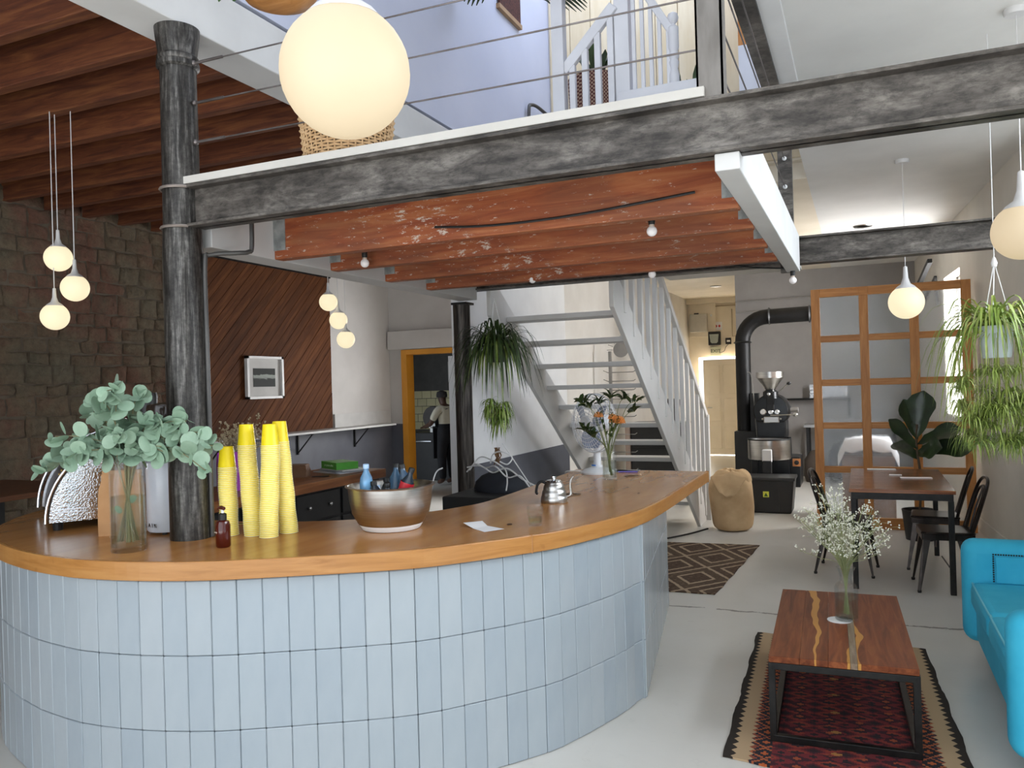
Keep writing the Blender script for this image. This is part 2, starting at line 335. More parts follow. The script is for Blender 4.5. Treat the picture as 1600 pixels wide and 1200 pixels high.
while zz < 3.42:
    h = rs.uniform(.10, .20); yy = 2.9+rs.uniform(-.2, 0)
    while yy < 6.55 and cnt < 300:
        L = rs.uniform(.16, .36); y1 = min(yy+L, 6.58)
        if y1-yy > .08:
            g_ = .006; ya, yb, za, zb = yy+g_, y1-g_, zz+g_*.6, zz+h-g_*.6; j = lambda s_=.018: rs.uniform(-s_, s_)
            ring = [(ya+j(), za+j()), ((ya+yb)/2, za+j(.012)), (yb+j(), za+j()), (yb+j(.01), (za+zb)/2), (yb+j(), zb+j()), ((ya+yb)/2, zb+j(.012)), (ya+j(), zb+j()), (ya+j(.01), (za+zb)/2)]
            dx = rs.uniform(.008, .034); cy, cz = (ya+yb)/2, (za+zb)/2
            bb = B(); vs_ = [(-6.935, y, z) for y, z in ring]+[(-6.935+dx*.75, cy+(y-cy)*.93, cz+(z-cz)*.93) for y, z in ring]+[(-6.935+dx+rs.uniform(-.008, .012), cy+(y-cy)*.55, cz+(z-cz)*.55) for y, z in ring]
            fs_ = [(i, 8+i, 8+(i+1) % 8, (i+1) % 8) for i in range(8)]+[(8+i, 16+i, 16+(i+1) % 8, 8+(i+1) % 8) for i in range(8)]+[tuple(range(16, 24))[::-1]]
            bb.add(vs_, fs_).o('stone', STONE, lw, smooth=True, angle=60); cnt += 1
        yy = y1
    zz += h
JDARK = woodmat('dark_joist_wood', '44241a', '653823', '80502f', 0, .6, .3)
struct('ceiling_left', B().box(-7.1, -1.8, 3.68, -3.0, 11.1, 3.75), woodmat('dark_boards', '2c1a11', '442819', '563422', 0, .7, 0), 'dark timber boarding above the left bay joists', 'ceiling')
for i, y in enumerate([2.58, 3.0, 3.41, 3.84, 4.26, 4.7, 5.1, 5.5, 5.9, 6.32]):
    tag(B().box(-6.93, y, 3.42+U(-.008, .008), -3.05, y+.075, 3.68).o('ceiling_joist', JDARK, bevel=.006), 'dark red-brown joist of the left bay ceiling, %s from the plank panel' % ['tenth', 'ninth', 'eighth', 'seventh', 'sixth', 'fifth', 'fourth', 'third', 'second', 'first'][i], 'joist', 'dark joists under the left bay ceiling')
struct('wall_left_bay', B().box(-7.1, 6.6, 0, -6.9, 11.1, 3.75), GREYW, 'grey side wall carrying the plank panel and shelf', 'wall')
struct('trim_3', B().box(-6.9, 6.6, 0, -6.892, 10.95, 1.1), DADO, 'dark grey painted dado band under the wall shelf', 'dado')
struct('trim_4', B().box(-6.9, 9.42, 1.13, -6.87, 10.9, 1.32), M('c2c0bc', 'cac8c4', .6, name='pale_grey_board'), 'pale grey board above the shelf beside the plank panel', 'trim')
# wall with the orange door to the kitchen
b = B(); b.box(-6.9, 10.95, 0, -6.66, 11.1, 3.75); b.box(-5.55, 10.95, 0, -5.3, 11.1, 3.75); b.box(-5.3, 10.95, 0, -3.9, 11.1, 1.05); b.box(-5.3, 10.95, 2.45, -3.9, 11.1, 3.75); b.box(-3.9, 10.95, 0, -3.63, 11.1, 3.75); b.box(-6.66, 10.95, 2.27, -5.55, 11.1, 3.75)  # opening right of the doorway is added, unseen, for the fill lamp
struct('wall_back', b, GREYW, 'grey back wall around the orange kitchen doorway', 'wall')
struct('trim_5', B().box(-6.9, 10.944, 0, -6.66, 10.95, 1.1), DADO, 'dark grey dado beside the orange doorway', 'dado')
struct('trim_6', B().box(-6.88, 10.86, 2.28, -5.2, 10.95, 2.57), GREYW, 'boxed grey lintel above the orange doorway', 'trim', bevel=.006)
ORG = M('d6902a', 'e09a30', .45, scale=3, name='orange_gloss_paint')
d1 = struct('door_1', B().box(-6.66, 10.9, 0, -6.56, 11.12, 2.27), ORG, 'orange painted door frame leading to the dark kitchen', 'door frame', bevel=.004)
B().box(-5.65, 10.9, 0, -5.55, 11.12, 2.27).o('jamb', ORG, d1, bevel=.004); B().box(-6.56, 10.9, 2.19, -5.65, 11.12, 2.27).o('head', ORG, d1, bevel=.004)
# partition by the second column
b = B(); b.box(-3.185, 6.05, 0, -3.125, 8.75, 3.7); b.box(-3.5, 8.62, 0, -3.185, 8.69, 3.7); b.box(-3.212, 6.02, .55, -3.122, 6.05, 1.92)
struct('wall_partition', b, WHITE, 'white partition wall with grey dado beside the open stairs', 'wall')
struct('trim_7', B().box(-3.125, 6.2, 0, -3.115, 8.75, .97), DADO, 'dark grey dado on the partition beside the stairs', 'dado')
# kitchen beyond the door
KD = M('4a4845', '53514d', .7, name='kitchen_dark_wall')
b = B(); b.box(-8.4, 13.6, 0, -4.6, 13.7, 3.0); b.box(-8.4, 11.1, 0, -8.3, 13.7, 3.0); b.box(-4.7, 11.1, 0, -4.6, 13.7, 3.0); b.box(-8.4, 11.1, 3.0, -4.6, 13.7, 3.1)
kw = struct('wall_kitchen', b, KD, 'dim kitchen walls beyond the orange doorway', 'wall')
KT = M('cfc79c', 'd8d0a8', .25, scale=3, vary=.12, name='cream_wall_tile'); kt = B().box(-.095, 0, -.07, .095, .012, .07).mesh('tile', KT)
for i in range(15):
    for j in range(5): inst(kt, 'tile', kw, MX.Translation((-8.15+i*.2+(j % 2)*.1, 13.588, .93+j*.15)))
# ------------------------------------------------------------------ columns, steel, joists, mezzanine
t = thing('steel_column', 'tall round bare steel column rising through the countertop', 'column', (-2.863, 2.795, 0))
b = B().lathe([(.09, 0), (.09, 2.3), (.083, 2.45), (.08, 3.1), (.082, 3.2), (.096, 3.3), (.1, 3.345)], 32); b.o('shaft', COLSTEEL, t, True)
B().lathe([(.083, 3.155), (.095, 3.165), (.095, 3.185), (.086, 3.19), (.092, 3.2), (.092, 3.212), (.083, 3.22)], 32, caps=False).o('collar', COLSTEEL, t, True)
for z in (2.42, 2.6): B().tube([(.089*cos(a_), .089*sin(a_)-.003, z) for a_ in [pi*.55+i*pi/10 for i in range(14)]], .007, 6).o('clamp_rod', M('8a7f76', '9b9088', .5, .6, name='dull_steel'), t, True)
t = thing('steel_column', 'dark slim round column beside the hanging spider plant', 'column', (-2.99, 5.86, 0))
B().lathe([(.07, 0), (.07, 2.34)], 24).o('shaft', M('241f1c', '56504a', .45, .6, scale=9, st=(7, 7, .5), bump=.2, name='dark_column'), t, True)
B().box(-.06, -.07, 2.325, .08, .07, 2.343).o('cap_plate', BLACKM, t)
def ibeam(name, label, p0, p1, h=.19, w=.11, tf=.014):
    t = thing(name, label, 'beam', p0); L = p1[0]-p0[0]
    B().box(0, -.006, 0, L, .006, h).o('web', RAWSTEEL, t)
    for z in (0, h-tf): B().box(0, -w/2, z, L, w/2, z+tf).o('flange', RAWSTEEL, t, bevel=.003)
    return t
ibeam('steel_beam', 'long bare steel beam carrying the front of the mezzanine', (-2.785, 2.80, 2.418), (1.49, 2.80, 2.418))
ibeam('steel_beam', 'second bare steel beam further back above the timber screen', (-2.9, 5.78, 2.42), (1.32, 5.78, 2.42), h=.185)
# mezzanine deck edge and joists
MZ = M('bcb8b0', 'c6c2ba', .6, scale=3, bump=.05, name='deck_edge_white')
struct('floor_upper', B().box(-2.8, 2.745, 2.612, -.46, 5.9, 2.645).box(-1.64, 5.9, 2.612, -.46, 7.6, 2.645), MZ, 'mezzanine deck with a white painted front edge', 'floor')
tag(B().box(-2.95, 2.9, 2.345, -2.79, 5.75, 2.6).o('girder', GIRD, bevel=.004), 'white painted girder hung between the two columns under the mezzanine', 'beam')
b = B(); q = [(2.768, 2.357), (5.655, 2.357), (5.655, 2.6), (2.862, 2.6), (2.862, 2.4165), (2.768, 2.4165)]; b.add([(x, y, z) for x in (-.435, -.352) for y, z in q], [tuple(range(6)), tuple(range(6, 12))[::-1]]+[(i, 6+i, 6+(i+1) % 6, (i+1) % 6) for i in range(6)])
tag(b.o('girder', GIRD, bevel=.004), 'white painted beam along the right edge of the mezzanine', 'beam')
JRED = woodmat('stripped_red_joist', '783620', '9c5430', 'b47248', 0, .6, .18, 5, True)
GALV = M('8d9290', 'b9bcba', .45, .5, scale=14, name='galvanised')
for i, (y, lab) in enumerate(((3.34, 'front stripped red timber joist of the mezzanine, nearest the steel beam'), (3.82, 'second stripped red timber joist from the front of the mezzanine'), (4.40, 'third stripped red timber joist from the front of the mezzanine'), (4.93, 'rearmost stripped red timber joist of the mezzanine'))):
    t = thing('mezzanine_joist', lab, 'joist', (0, y, 2.345), 0, 'stripped red joists under the mezzanine')
    B().box(-2.79, 0, 0, -.435, .07, .255).o('timber', JRED, t, bevel=.006)
    for x0, x1 in ((-2.79, -2.715), (-.50, -.435)): B().box(x0, -.004, .045, x1, 0, .25).o('joist_hanger', GALV, t)
struct('ceiling_mezzanine', B().box(-2.8, 2.86, 2.6, -.43, 5.72, 2.612), woodmat('underside_boards', '5c2f1c', '74422a', '8a5537', 1, .7, 0), 'timber boards between the mezzanine joists', 'ceiling')
# posts, top channel and cable railing
t = thing('cable_railing', 'steel post and cable railing along the mezzanine edge', 'railing', (0, 0, 0))
POSTM = M('6f6a64', '827d77', .45, .5, scale=7, st=(3, 3, .6), name='grey_steel_post')
b = B().box(-.487, 2.765, 2.612, -.398, 2.775, 3.4); b.box(-.487, 2.765, 2.612, -.48, 2.85, 3.4); b.box(-.405, 2.765, 2.612, -.398, 2.85, 3.4); b.box(-.478, 2.84, 2.612, -.407, 2.85, 3.4); b.o('post', POSTM, t)
B().box(-.475, 5.66, 2.36, -.385, 5.715, 3.4).o('post', RAWSTEEL, t)
b = B().box(-.5, 2.76, 3.395, -.40, 5.75, 3.41); b.box(-.5, 2.76, 3.41, -.49, 5.75, 3.5); b.box(-.42, 2.76, 3.41, -.408, 5.75, 3.5); b.o('top_channel', RAWSTEEL, t)
WIRE = M('5c5552', '7a7370', .4, .8, name='steel_cable')
for z in (2.812, 2.992, 3.175): B().tube([(-2.785, 2.80, z), (-.487, 2.80, z-.02)], .0035, 6).o('cable', WIRE, t); B().tube([(-2.79, 2.80, z), (-2.60, 2.80, z-.001)], .0065, 6).o('turnbuckle', WIRE, t); B().sph((-2.772, 2.80, z), .014, 10, 6).o('cable_stop', WIRE, t, True)
for z in (2.75, 2.93, 3.12, 3.3): B().tube([(-.43, 2.85, z), (-.43, 5.66, z)], .0035, 6).o('cable', WIRE, t); B().sph((-.43, 5.65, z), .015, 10, 6).o('cable_stop', PLAW, t, True)
# white upper staircase on the mezzanine
GW = M('d3d3d6', 'dddde0', .45, scale=3, name='white_gloss'); S_Y = 5.25
t = thing('upper_staircase', 'white painted balustrade and stairs rising from the mezzanine', 'staircase', (0, S_Y, 2.645))
def post(n, x, y, z0, z1, w_): return B().box(x-w_/2, y-w_/2, z0, x+w_/2, y+w_/2, z1).o(n, GW, t, bevel=.004)
post('newel_post', -1.86, 0, 0, 1.75, .085); post('newel_post', -1.415, .05, 0, 2.2, .10)
B().bar((-1.83, 0, 1.17), (-1.46, 0, 1.55), .05, .07).o('handrail', GW, t, bevel=.006); B().bar((-1.83, .06, .0), (-1.46, .06, .45), .03, .2).o('stringer', GW, t)
for i in range(4): post('baluster', -1.765+i*.092, 0, .1+i*.1, 1.20+i*.095, .042)
B().box(-1.45, -.02, .60, -.84, .02, .96).o('fascia_board', GW, t, bevel=.004)
B().box(-1.46, .02, .86, -.84, .9, .93).o('landing', GW, t)
for i in range(5): post('baluster', -1.335+i*.058, .02, .93, 1.28+(.265-i*.058)*1.727, .026)
b = B().lathe([(.033, .9), (.033, 1.02), (.024, 1.06), (.033, 1.1), (.026, 1.12), (.036, 1.145), (.026, 1.17), (.036, 1.2), (.036, 1.33), (.013, 1.352), (.03, 1.372), (.037, 1.395), (.03, 1.42), (.005, 1.434)], 16, (-1.07, .02, 0)); b.o('turned_newel', GW, t, True)
B().bar((-1.07, .02, 1.29), (-1.372, .02, 1.812), .04, .05).o('handrail', GW, t, bevel=.005)
# ------------------------------------------------------------------ main stairs
SW = M('cfccc7', 'd8d5d0', .5, scale=3, bump=.03, name='stair_white')
t = thing('staircase', 'white open-riser timber staircase with slatted balustrade', 'staircase', (0, 0, 0))
def sz(y): return 2.222-(y-6.2)*.652
for i in range(11):
    y = 6.2+i*.302; z = sz(y); B().box(-2.73, y-.02, z-.03, -1.72, y+.23, z+.012).o('tread', SW, t, bevel=.004)
for x in (-2.77, -1.74):
    ya, yb = 5.9, 9.62; dn = .14
    b = B()
    q = [(5.88, sz(5.88)-.20), (5.88, sz(5.88)+.14), (9.32, sz(9.32)+.16), (9.50, .0), (9.12, .0)]
    vs_ = [(x, a_, c_) for a_, c_ in q]+[(x+.038, a_, c_) for a_, c_ in q]; n = len(q)
    b.add(vs_, [tuple(range(n)), tuple(range(n, 2*n))[::-1]]+[(i, n+i, n+(i+1) % n, (i+1) % n) for i in range(n)]); b.o('stringer', SW, t, bevel=.004)
def hz(y): return 2.6-(y-7.45)*.64
B().bar((-1.70, 6.0, hz(6.0)+.02), (-1.70, 9.66, hz(9.66)+.02), .045, .07).o('handrail', SW, t, bevel=.006)
for i in range(13):
    y = 6.15+i*.272; B().box(-1.732, y, max(0, sz(y)-.05), -1.692, y+.055, hz(y+.03)+.02).o('baluster', SW, t, bevel=.003)
B().box(-1.745, 9.58, 0, -1.665, 9.66, hz(9.6)+.02).o('newel_post', SW, t, bevel=.004)
# exit door, ajar against daylight
d2 = struct('door_2', B().box(-3.18, 17.85, .02, -2.40, 17.89, 2.1), CREAM, 'cream panelled exit door standing ajar against daylight', 'door', bevel=.004)
for (x0, x1, z0, z1) in ((-3.08, -2.83, 1.35, 1.98), (-2.75, -2.50, 1.35, 1.98), (-3.08, -2.83, .75, 1.25), (-2.75, -2.50, .75, 1.25), (-3.08, -2.83, .15, .65), (-2.75, -2.50, .15, .65)):
    B().box(x0, 17.838, z0, x1, 17.85, z1).o('door_panel', CREAM, d2, bevel=.008)
B().tube([(-3.1, 17.85, 1.05), (-3.1, 17.8, 1.05), (-3.0, 17.8, 1.05)], .01, 8).o('door_handle', STEEL, d2, True)
# ================================================================== COUNTER
FR = [(-4.62, 3.62), (-4.47, 3.16), (-4.22, 2.81), (-3.95, 2.57), (-3.66, 2.43), (-3.36, 2.335), (-3.13, 2.295), (-2.93, 2.285), (-2.66, 2.325), (-2.40, 2.41), (-2.22, 2.505), (-2.015, 2.625), (-1.86, 2.72), (-1.666, 2.86), (-1.484, 3.07), (-1.345, 3.255), (-1.25, 3.42), (-1.125, 3.77), (-1.06, 4.06), (-1.036, 4.4), (-1.033, 5.0), (-1.033, 5.88)]
BK = [(-2.04, 5.88), (-2.0, 4.9), (-1.99, 4.2), (-2.05, 3.94), (-2.16, 3.71), (-2.41, 3.42), (-2.75, 3.27), (-3.1, 3.22), (-3.4, 3.3), (-3.65, 3.45), (-3.75, 3.75)]
front = catmull([(x, y, 0) for x, y in FR], 5); back = [V((-2.04, 5.88, 0))]+catmull([(x, y, 0) for x, y in BK[1:]], 5)
def offs(P, d):
    out = []
    for i, p in enumerate(P):
        t_ = (P[min(i+1, len(P)-1)]-P[max(i-1, 0)]).normalized(); out.append(p+V((-t_.y, t_.x, 0))*d)
    return out
k = NT('varnished_ply'); n1 = k.noise(k.map((.8, .8, 6)), 4, 2, .5, .4); n2 = k.noise(k.map((6, .8, 1)), 2, 2, .5)
k.l(k.mix(.5, k.ramp(n1, [(.3, 'a8703a'), (.7, 'ba8148')]), k.ramp(n2, [(.3, '9a6634'), (.7, 'c08a50')])), k.b.inputs[0]); TOPM = k.set(Roughness=.23, Specular_IOR_Level=.5)
k = NT('pine_edging'); n1 = k.noise(k.map((.8, .8, 9)), 4, 8, .6, .6); n2 = k.noise(k.map(), 11, 2)
c_ = k.ramp(n1, [(.28, 'a06a32'), (.5, 'b47d42'), (.72, 'be8a4e')]); k.l(k.mix(k.ramp(n2, [(.67, '000000'), (.72, '909090')]), c_, '7d4a20'), k.b.inputs[0]); EDGEM = k.set(Roughness=.3)
def band(P, Q, z0, z1):
    b = B(); n = len(P); vs_ = []
    for p, q in zip(P, Q): vs_ += [(p.x, p.y, z0), (p.x, p.y, z1), (q.x, q.y, z1), (q.x, q.y, z0)]
    fs_ = [(4*i+a_, 4*i+(a_+1) % 4, 4*i+4+(a_+1) % 4, 4*i+4+a_) for i in range(n-1) for a_ in range(4)]+[(0, 1, 2, 3), (4*n-1, 4*n-2, 4*n-3, 4*n-4)]
    return b.add(vs_, fs_)
ct = thing('countertop', 'long curved varnished wooden countertop on the tiled bar', 'countertop', (0, 0, 0))
inner = offs(front, .018)
def resample(P, n):
    S_ = [0]
    for i in range(1, len(P)): S_.append(S_[-1]+(P[i]-P[i-1]).length)
    out = []; j = 0
    for i in range(n+1):
        s_ = S_[-1]*i/n
        while j < len(P)-2 and S_[j+1] < s_: j += 1
        out.append(P[j].lerp(P[j+1], min(1, (s_-S_[j])/max(1e-9, S_[j+1]-S_[j]))))
    return out
# slab built as a strip of quads between the front edge and the back edge, section by section
fi = [resample(inner[:96], 80), resample(inner[95:], 24)]; bb_ = back[::-1]; kb = min(range(len(bb_)), key=lambda i: (bb_[i]-V((-1.99, 4.2, 0))).length)
bi = [resample(bb_[:kb+1], 80), resample(bb_[kb:], 24)]; fl_ = fi[0]+fi[1][1:]; bl_ = bi[0]+bi[1][1:]
band(fl_, bl_, .916, .99).o('top', TOPM, ct)
cut = min(range(len(front)), key=lambda i: (front[i]-V((-1.345, 3.255, 0))).length)
ic = offs(front, .0175)
for a_, e_ in ((0, cut), (cut, len(front)-1)):
    P, Q = front[a_:e_+1], ic[a_:e_+1]
    if a_ == cut: P = [P[0]+(P[1]-P[0])*.02]+P[1:]; Q = [Q[0]+(Q[1]-Q[0])*.02]+Q[1:]
    band(P, Q, .914, .9905).o('edge_band', EDGEM, ct, bevel=.003)
# tiled base: curve set in from the edge, then the straight end panel
base = [p for p in offs(front, .045)]
ci = min(range(len(base)), key=lambda i: (base[i]-V((-1.085, 4.10, 0))).length)
base = base[:ci+1]; base[-1] = V((-1.081, 4.10, 0)); endp = V((-1.354, 5.856, 0))
cb_ = thing('bar_counter', 'curved bar counter clad in pale blue-white upright tiles', 'counter', (0, 0, 0))
inn = offs(base, .012)
B().prism([(p.x, p.y) for p in inn]+[(-1.094, 4.11), (-1.367, 5.856), (-1.95, 5.83), (-1.90, 4.3), (-1.95, 3.98), (-2.1, 3.7), (-2.4, 3.37), (-2.75, 3.2), (-3.1, 3.14), (-3.45, 3.2), (-3.8, 3.6)], 0, .915).o('body', M('8d949a', '989fa4', .8, name='tile_grout'), cb_)
k = NT('glazed_tile'); rn = k.rnd(); n1 = k.noise(k.map((1, 1, .4)), 9, 3)
k.l(k.mix(.3, k.ramp(rn, [(0, '9da7ae'), (.5, 'a4adb2'), (1, 'aab1b5')]), k.ramp(n1, [(.3, '97a2aa'), (.7, 'afb6ba')])), k.b.inputs[0]); k.bump(k.noise(k.map(), 14, 2), .05, .02); TILE = k.set(Roughness=.22, Specular_IOR_Level=.5)
bm_ = B().box(-.0495, -.012, -.1485, .0495, 0, .1485); tm = bm_.mesh('tile', TILE)
import bmesh
q_ = bmesh.new(); q_.from_mesh(tm); bmesh.ops.bevel(q_, geom=[e for e in q_.edges], offset=.0035, segments=1, affect='EDGES'); q_.to_mesh(tm); q_.free()
def tiles_along(P, w_, rv=False):
    S_ = [0]
    for i in range(1, len(P)): S_.append(S_[-1]+(P[i]-P[i-1]).length)
    n = round(S_[-1]/w_); st_ = S_[-1]/n; rt = random.Random(5)
    for i in range(n):
        s_ = (i+.5)*st_; j = max(a_ for a_ in range(len(S_)-1) if S_[a_] <= s_); tt = (s_-S_[j])/(S_[j+1]-S_[j])
        p = P[j].lerp(P[j+1], tt)
        lo = max(0, j-1); hi = min(len(P)-1, j+2); d = (P[hi]-P[lo]); an = atan2(d.y, d.x)
        for r_ in range(3):
            inst(tm, 'tile', cb_, MX.Translation((p.x, p.y, .152+r_*.302))@MX.Rotation(an+rt.uniform(-.012, .012), 4, 'Z')@MX.Rotation(rt.uniform(-.006, .006), 4, 'X')@MX.Diagonal((st_/.1, 1, 1.01, 1)))
tiles_along(base, .1); tiles_along([V((-1.081, 4.10, 0)), endp], .1)
B().box(-.006, -.012, 0, .006, .0, .91).o('corner_trim', TILE, cb_, loc=(-1.083, 4.103, 0))

# ================================================================== THINGS ON THE COUNTER
T = .99
GL = glass('clear_glass', 'fdfefe', 0, .88); WATER = glass('water', 'f4f7f2', 0, .86, 1.33)
RV = V((.917, .4, 0))           # direction across the room, used to fan stems out
# --- eucalyptus vase
t = thing('eucalyptus_vase', 'tall clear glass cylinder vase of eucalyptus branches on the bar', 'vase', (-2.905, 2.49, T))
B().lathe([(.001, 0), (.07, 0), (.073, .006), (.073, .41), (.069, .41), (.069, .02), (.001, .02)], 32, caps=False).o('glass_cylinder', GL, t, True)
B().lathe([(.0675, .024), (.0675, .235)], 28).o('water', WATER, t, True)
EUC = NT('eucalyptus_leaf'); EUC.l(EUC.mix(.5, EUC.ramp(EUC.rnd(), [(0, '6f8a73'), (.5, '84a086'), (1, '9ab098')]), EUC.ramp(EUC.noise(EUC.map(), 30, 2), [(.3, '88a48b'), (.7, 'a4bca4')])), EUC.b.inputs[0]); EUCM = EUC.set(Roughness=.55, Specular_IOR_Level=.35)
ring = [(.029-.029*cos(a_)*(1 if cos(a_) < 0 else 1.0), .028*sin(a_)*(1-.12*cos(a_))) for a_ in [2*pi*i/18 for i in range(18)]]
lb = B(); vs_ = [(x, y, .10*y*y*4-.03*x) for x, y in ring]+[(.028, 0, -.004)]; lb.add(vs_, [(i, (i+1) % 18, 18) for i in range(18)]); leafm = lb.mesh('leaf', EUCM, True)
rl = random.Random(11); STEMM = M('6f6a4a', '857c58', .6, name='woody_stem')
ends = [(-.36, .36), (-.30, .50), (-.22, .58), (-.12, .64), (-.02, .69), (.03, .66), (.10, .56), (.17, .55), (.26, .55), (.33, .50), (.37, .44), (.36, .34), (-.2, .42), (.18, .42), (.02, .5), (-.33, .42)]
nl = 0
for i, (sx, ez) in enumerate(ends):
    dep = rl.uniform(-.16, .16); e = RV*sx+V((-.4, .917, 0))*dep; e.z = ez
    p0 = V((rl.uniform(-.04, .04), rl.uniform(-.04, .04), .04)); p1 = V((-p0.x*.8+e.x*.08, -p0.y*.8+e.y*.08, .40)); p2 = e*.55; p2.z = max(.44, ez*.9+.04)
    c = catmull([p0, p1, p2, e], 6); B().tube(c, [.0035]*7+[.002]*(len(c)-7), 6).o('stem', STEMM, t, True)
    for j in range(7, len(c)):
        for sgn in (-1, 1):
            if rl.random() > .74: continue
            s_ = rl.uniform(.85, 1.4)*(1 if j < len(c)-2 else .8); az = rl.uniform(0, 2*pi)
            nr = (V((rl.gauss(0, 1), rl.gauss(0, 1), rl.gauss(0, 1)))+V((.55, -.85, .45))).normalized(); dr = V((rl.gauss(0, 1), rl.gauss(0, 1), rl.gauss(-.2, .8))); dr = (dr-nr*dr.dot(nr)).normalized(); sd_ = nr.cross(dr)
            m_ = MX.Translation(c[j]+V((rl.uniform(-.012, .012), rl.uniform(-.012, .012), rl.uniform(-.012, .012))))@MX(((dr.x, sd_.x, nr.x, 0), (dr.y, sd_.y, nr.y, 0), (dr.z, sd_.z, nr.z, 0), (0, 0, 0, 1)))@MX.Scale(s_, 4)
            inst(leafm, 'leaf', t, m_); nl += 1
for i in range(22):
    a_ = rl.uniform(0, 2*pi); m_ = MX.Translation((rl.uniform(-.09, .09), rl.uniform(-.09, .09), rl.uniform(.40, .5)))@MX.Rotation(a_, 4, 'Z')@MX.Rotation(rl.uniform(-.9, .6), 4, 'Y')@MX.Rotation(rl.uniform(-1, 1), 4, 'X')@MX.Scale(rl.uniform(.7, 1), 4); inst(leafm, 'leaf', t, m_)
for z_ in (.1, .16, .2): inst(leafm, 'leaf', t, MX.Translation((rl.uniform(-.03, .03), rl.uniform(-.03, .03), z_))@MX.Rotation(z_*30, 4, 'Z')@MX.Rotation(-1.2, 4, 'Y')@MX.Scale(.7, 4))
# --- espresso machine: quarter-round body between hammered chrome cheeks
an = rad(55.5)
t = thing('espresso_machine', 'quarter-round chrome espresso machine with hammered side and gold lettering', 'coffee machine', (-3.716, 2.693, T), an)
k = NT('hammered_chrome'); vo = k.n('ShaderNodeTexVoronoi'); k.l(k.map(), vo.inputs['Vector']); vo.inputs['Scale'].default_value = 110; k.bump(vo.outputs['Distance'], .14, .01); k.l(k.ramp(k.noise(k.map(), 8, 2), [(.3, 'd4d6da'), (.7, 'eceef0')]), k.b.inputs[0]); HAM = k.set(Metallic=1, Roughness=.1)
def arc(r0, n=16): return [(.42-r0*cos(pi/2*i/n), .045+r0*sin(pi/2*i/n)) for i in range(n+1)]
def cheek(r0, y0, y1, mat, nm, x1=.50, ir=0):
    b = B(); q = arc(r0)+[(x1, .045+r0), (x1, .045)]
    n = len(q); b.add([(x, y0, z) for x, z in q]+[(x, y1, z) for x, z in q], [tuple(range(n)), tuple(range(n, 2*n))[::-1]]+[(i, n+i, n+(i+1) % n, (i+1) % n) for i in range(n)])
    return b.o(nm, mat, t)
cheek(.40, .012, .74, M('140e0b', '1d1511', .3, 0, name='dark_enamel'), 'body')
cheek(.40, 0, .012, HAM, 'side_panel'); cheek(.41, .74, .755, CHROME, 'side_panel')
for y0, r0 in ((-.004, .415), (.74, .43)):
    b = B(); q = arc(r0); b.tube([(x, y0, z) for x, z in q], .008, 8); b.o('chrome_trim', CHROME, t, True)
for z_ in (.09, .105): B().box(.05, -.006, z_, .34, 0, z_+.005).o('rib', CHROME, t)
for x_ in (.06, .42):
    for y_ in (.06, .68): B().lathe([(.022, 0), (.025, .03), (.02, .045)], 12, (x_, y_, 0)).o('foot', BLACK, t)
GOLD = M('c9a24a', 'e0bc6a', .25, 1, scale=20, name='gold_letters')
for i in range(9):
    a_ = pi/2*(.36+i*.035); x_, z_ = .42-.402*cos(a_), .045+.402*sin(a_); B().cb((0, 0, 0), (.004, .05+.02*(i % 3), .009)).o('letter_mark', GOLD, t).matrix_basis = MX.Translation((x_, .33+.02*(i % 2), z_))@MX.Rotation(a_, 4, 'Y')
B().lathe([(.02, 0), (.05, .03), (.06, .10), (.02, .12)], 16, (.38, .3, .445)).o('lid', CHROME, t, True)
B().lathe([(.045, 0), (.05, .1), (.045, .12)], 16, (.5, .12, .56)).o('tamper_cap', BLACK, t, True); B().tube([(.5, .12, .44), (.5, .12, .57)], .014).o('stand', CHROME, t)
# --- kraft bag beside it
def kraft(name, label, loc, w_, d_, h_, rz, folded=True, col=('b98a5c', 'c99a6c'), cat='bag'):
    t = thing(name, label, cat, loc, rz); b = B(); n = 7; rr = random.Random(hash(label) % 99)
    prof = [(1, 0), (1.0, .3), (1.0, .55), (.98, .75), (.95, .9), (.92, 1)]; vs_ = []; fs_ = []
    pts0 = []
    for s_ in range(4):
        for i in range(n):
            tt = i/n; c = [(-1, -1), (1, -1), (1, 1), (-1, 1)]; a_, e_ = c[s_], c[(s_+1) % 4]; pts0.append((a_[0]+(e_[0]-a_[0])*tt, a_[1]+(e_[1]-a_[1])*tt))
    N = len(pts0)
    for (s_, zt) in prof:
        for (x, y) in pts0:
            j = .05*(1 if zt > 0 else 0); yy = y*(1-.75*max(0, zt-.6)/.4) if folded else y*(1-.1*zt)
            vs_.append((w_/2*x*s_*(1+rr.uniform(-j, j)), d_/2*yy*(1+rr.uniform(-j, j)*1.5), h_*zt))
    for i in range(len(prof)-1):
        for j in range(N): fs_.append((i*N+j, i*N+(j+1) % N, (i+1)*N+(j+1) % N, (i+1)*N+j))
    fs_ += [tuple(range(N))[::-1], tuple(range((len(prof)-1)*N, len(prof)*N))]
    mt = M(col[0], col[1], .85, scale=6, bump=.25, name='kraft_paper'); b.add(vs_, fs_).o('paper_body', mt, t, True, angle=25)
    if folded: B().box(-w_*.47, -.012, h_*.93, w_*.47, .012, h_*1.06).o('folded_top', mt, t, bevel=.004)
    return t
kraft('paper_bag', 'crumpled brown kraft paper bag beside the espresso machine', (-3.3, 2.80, T), .19, .12, .29, .55)
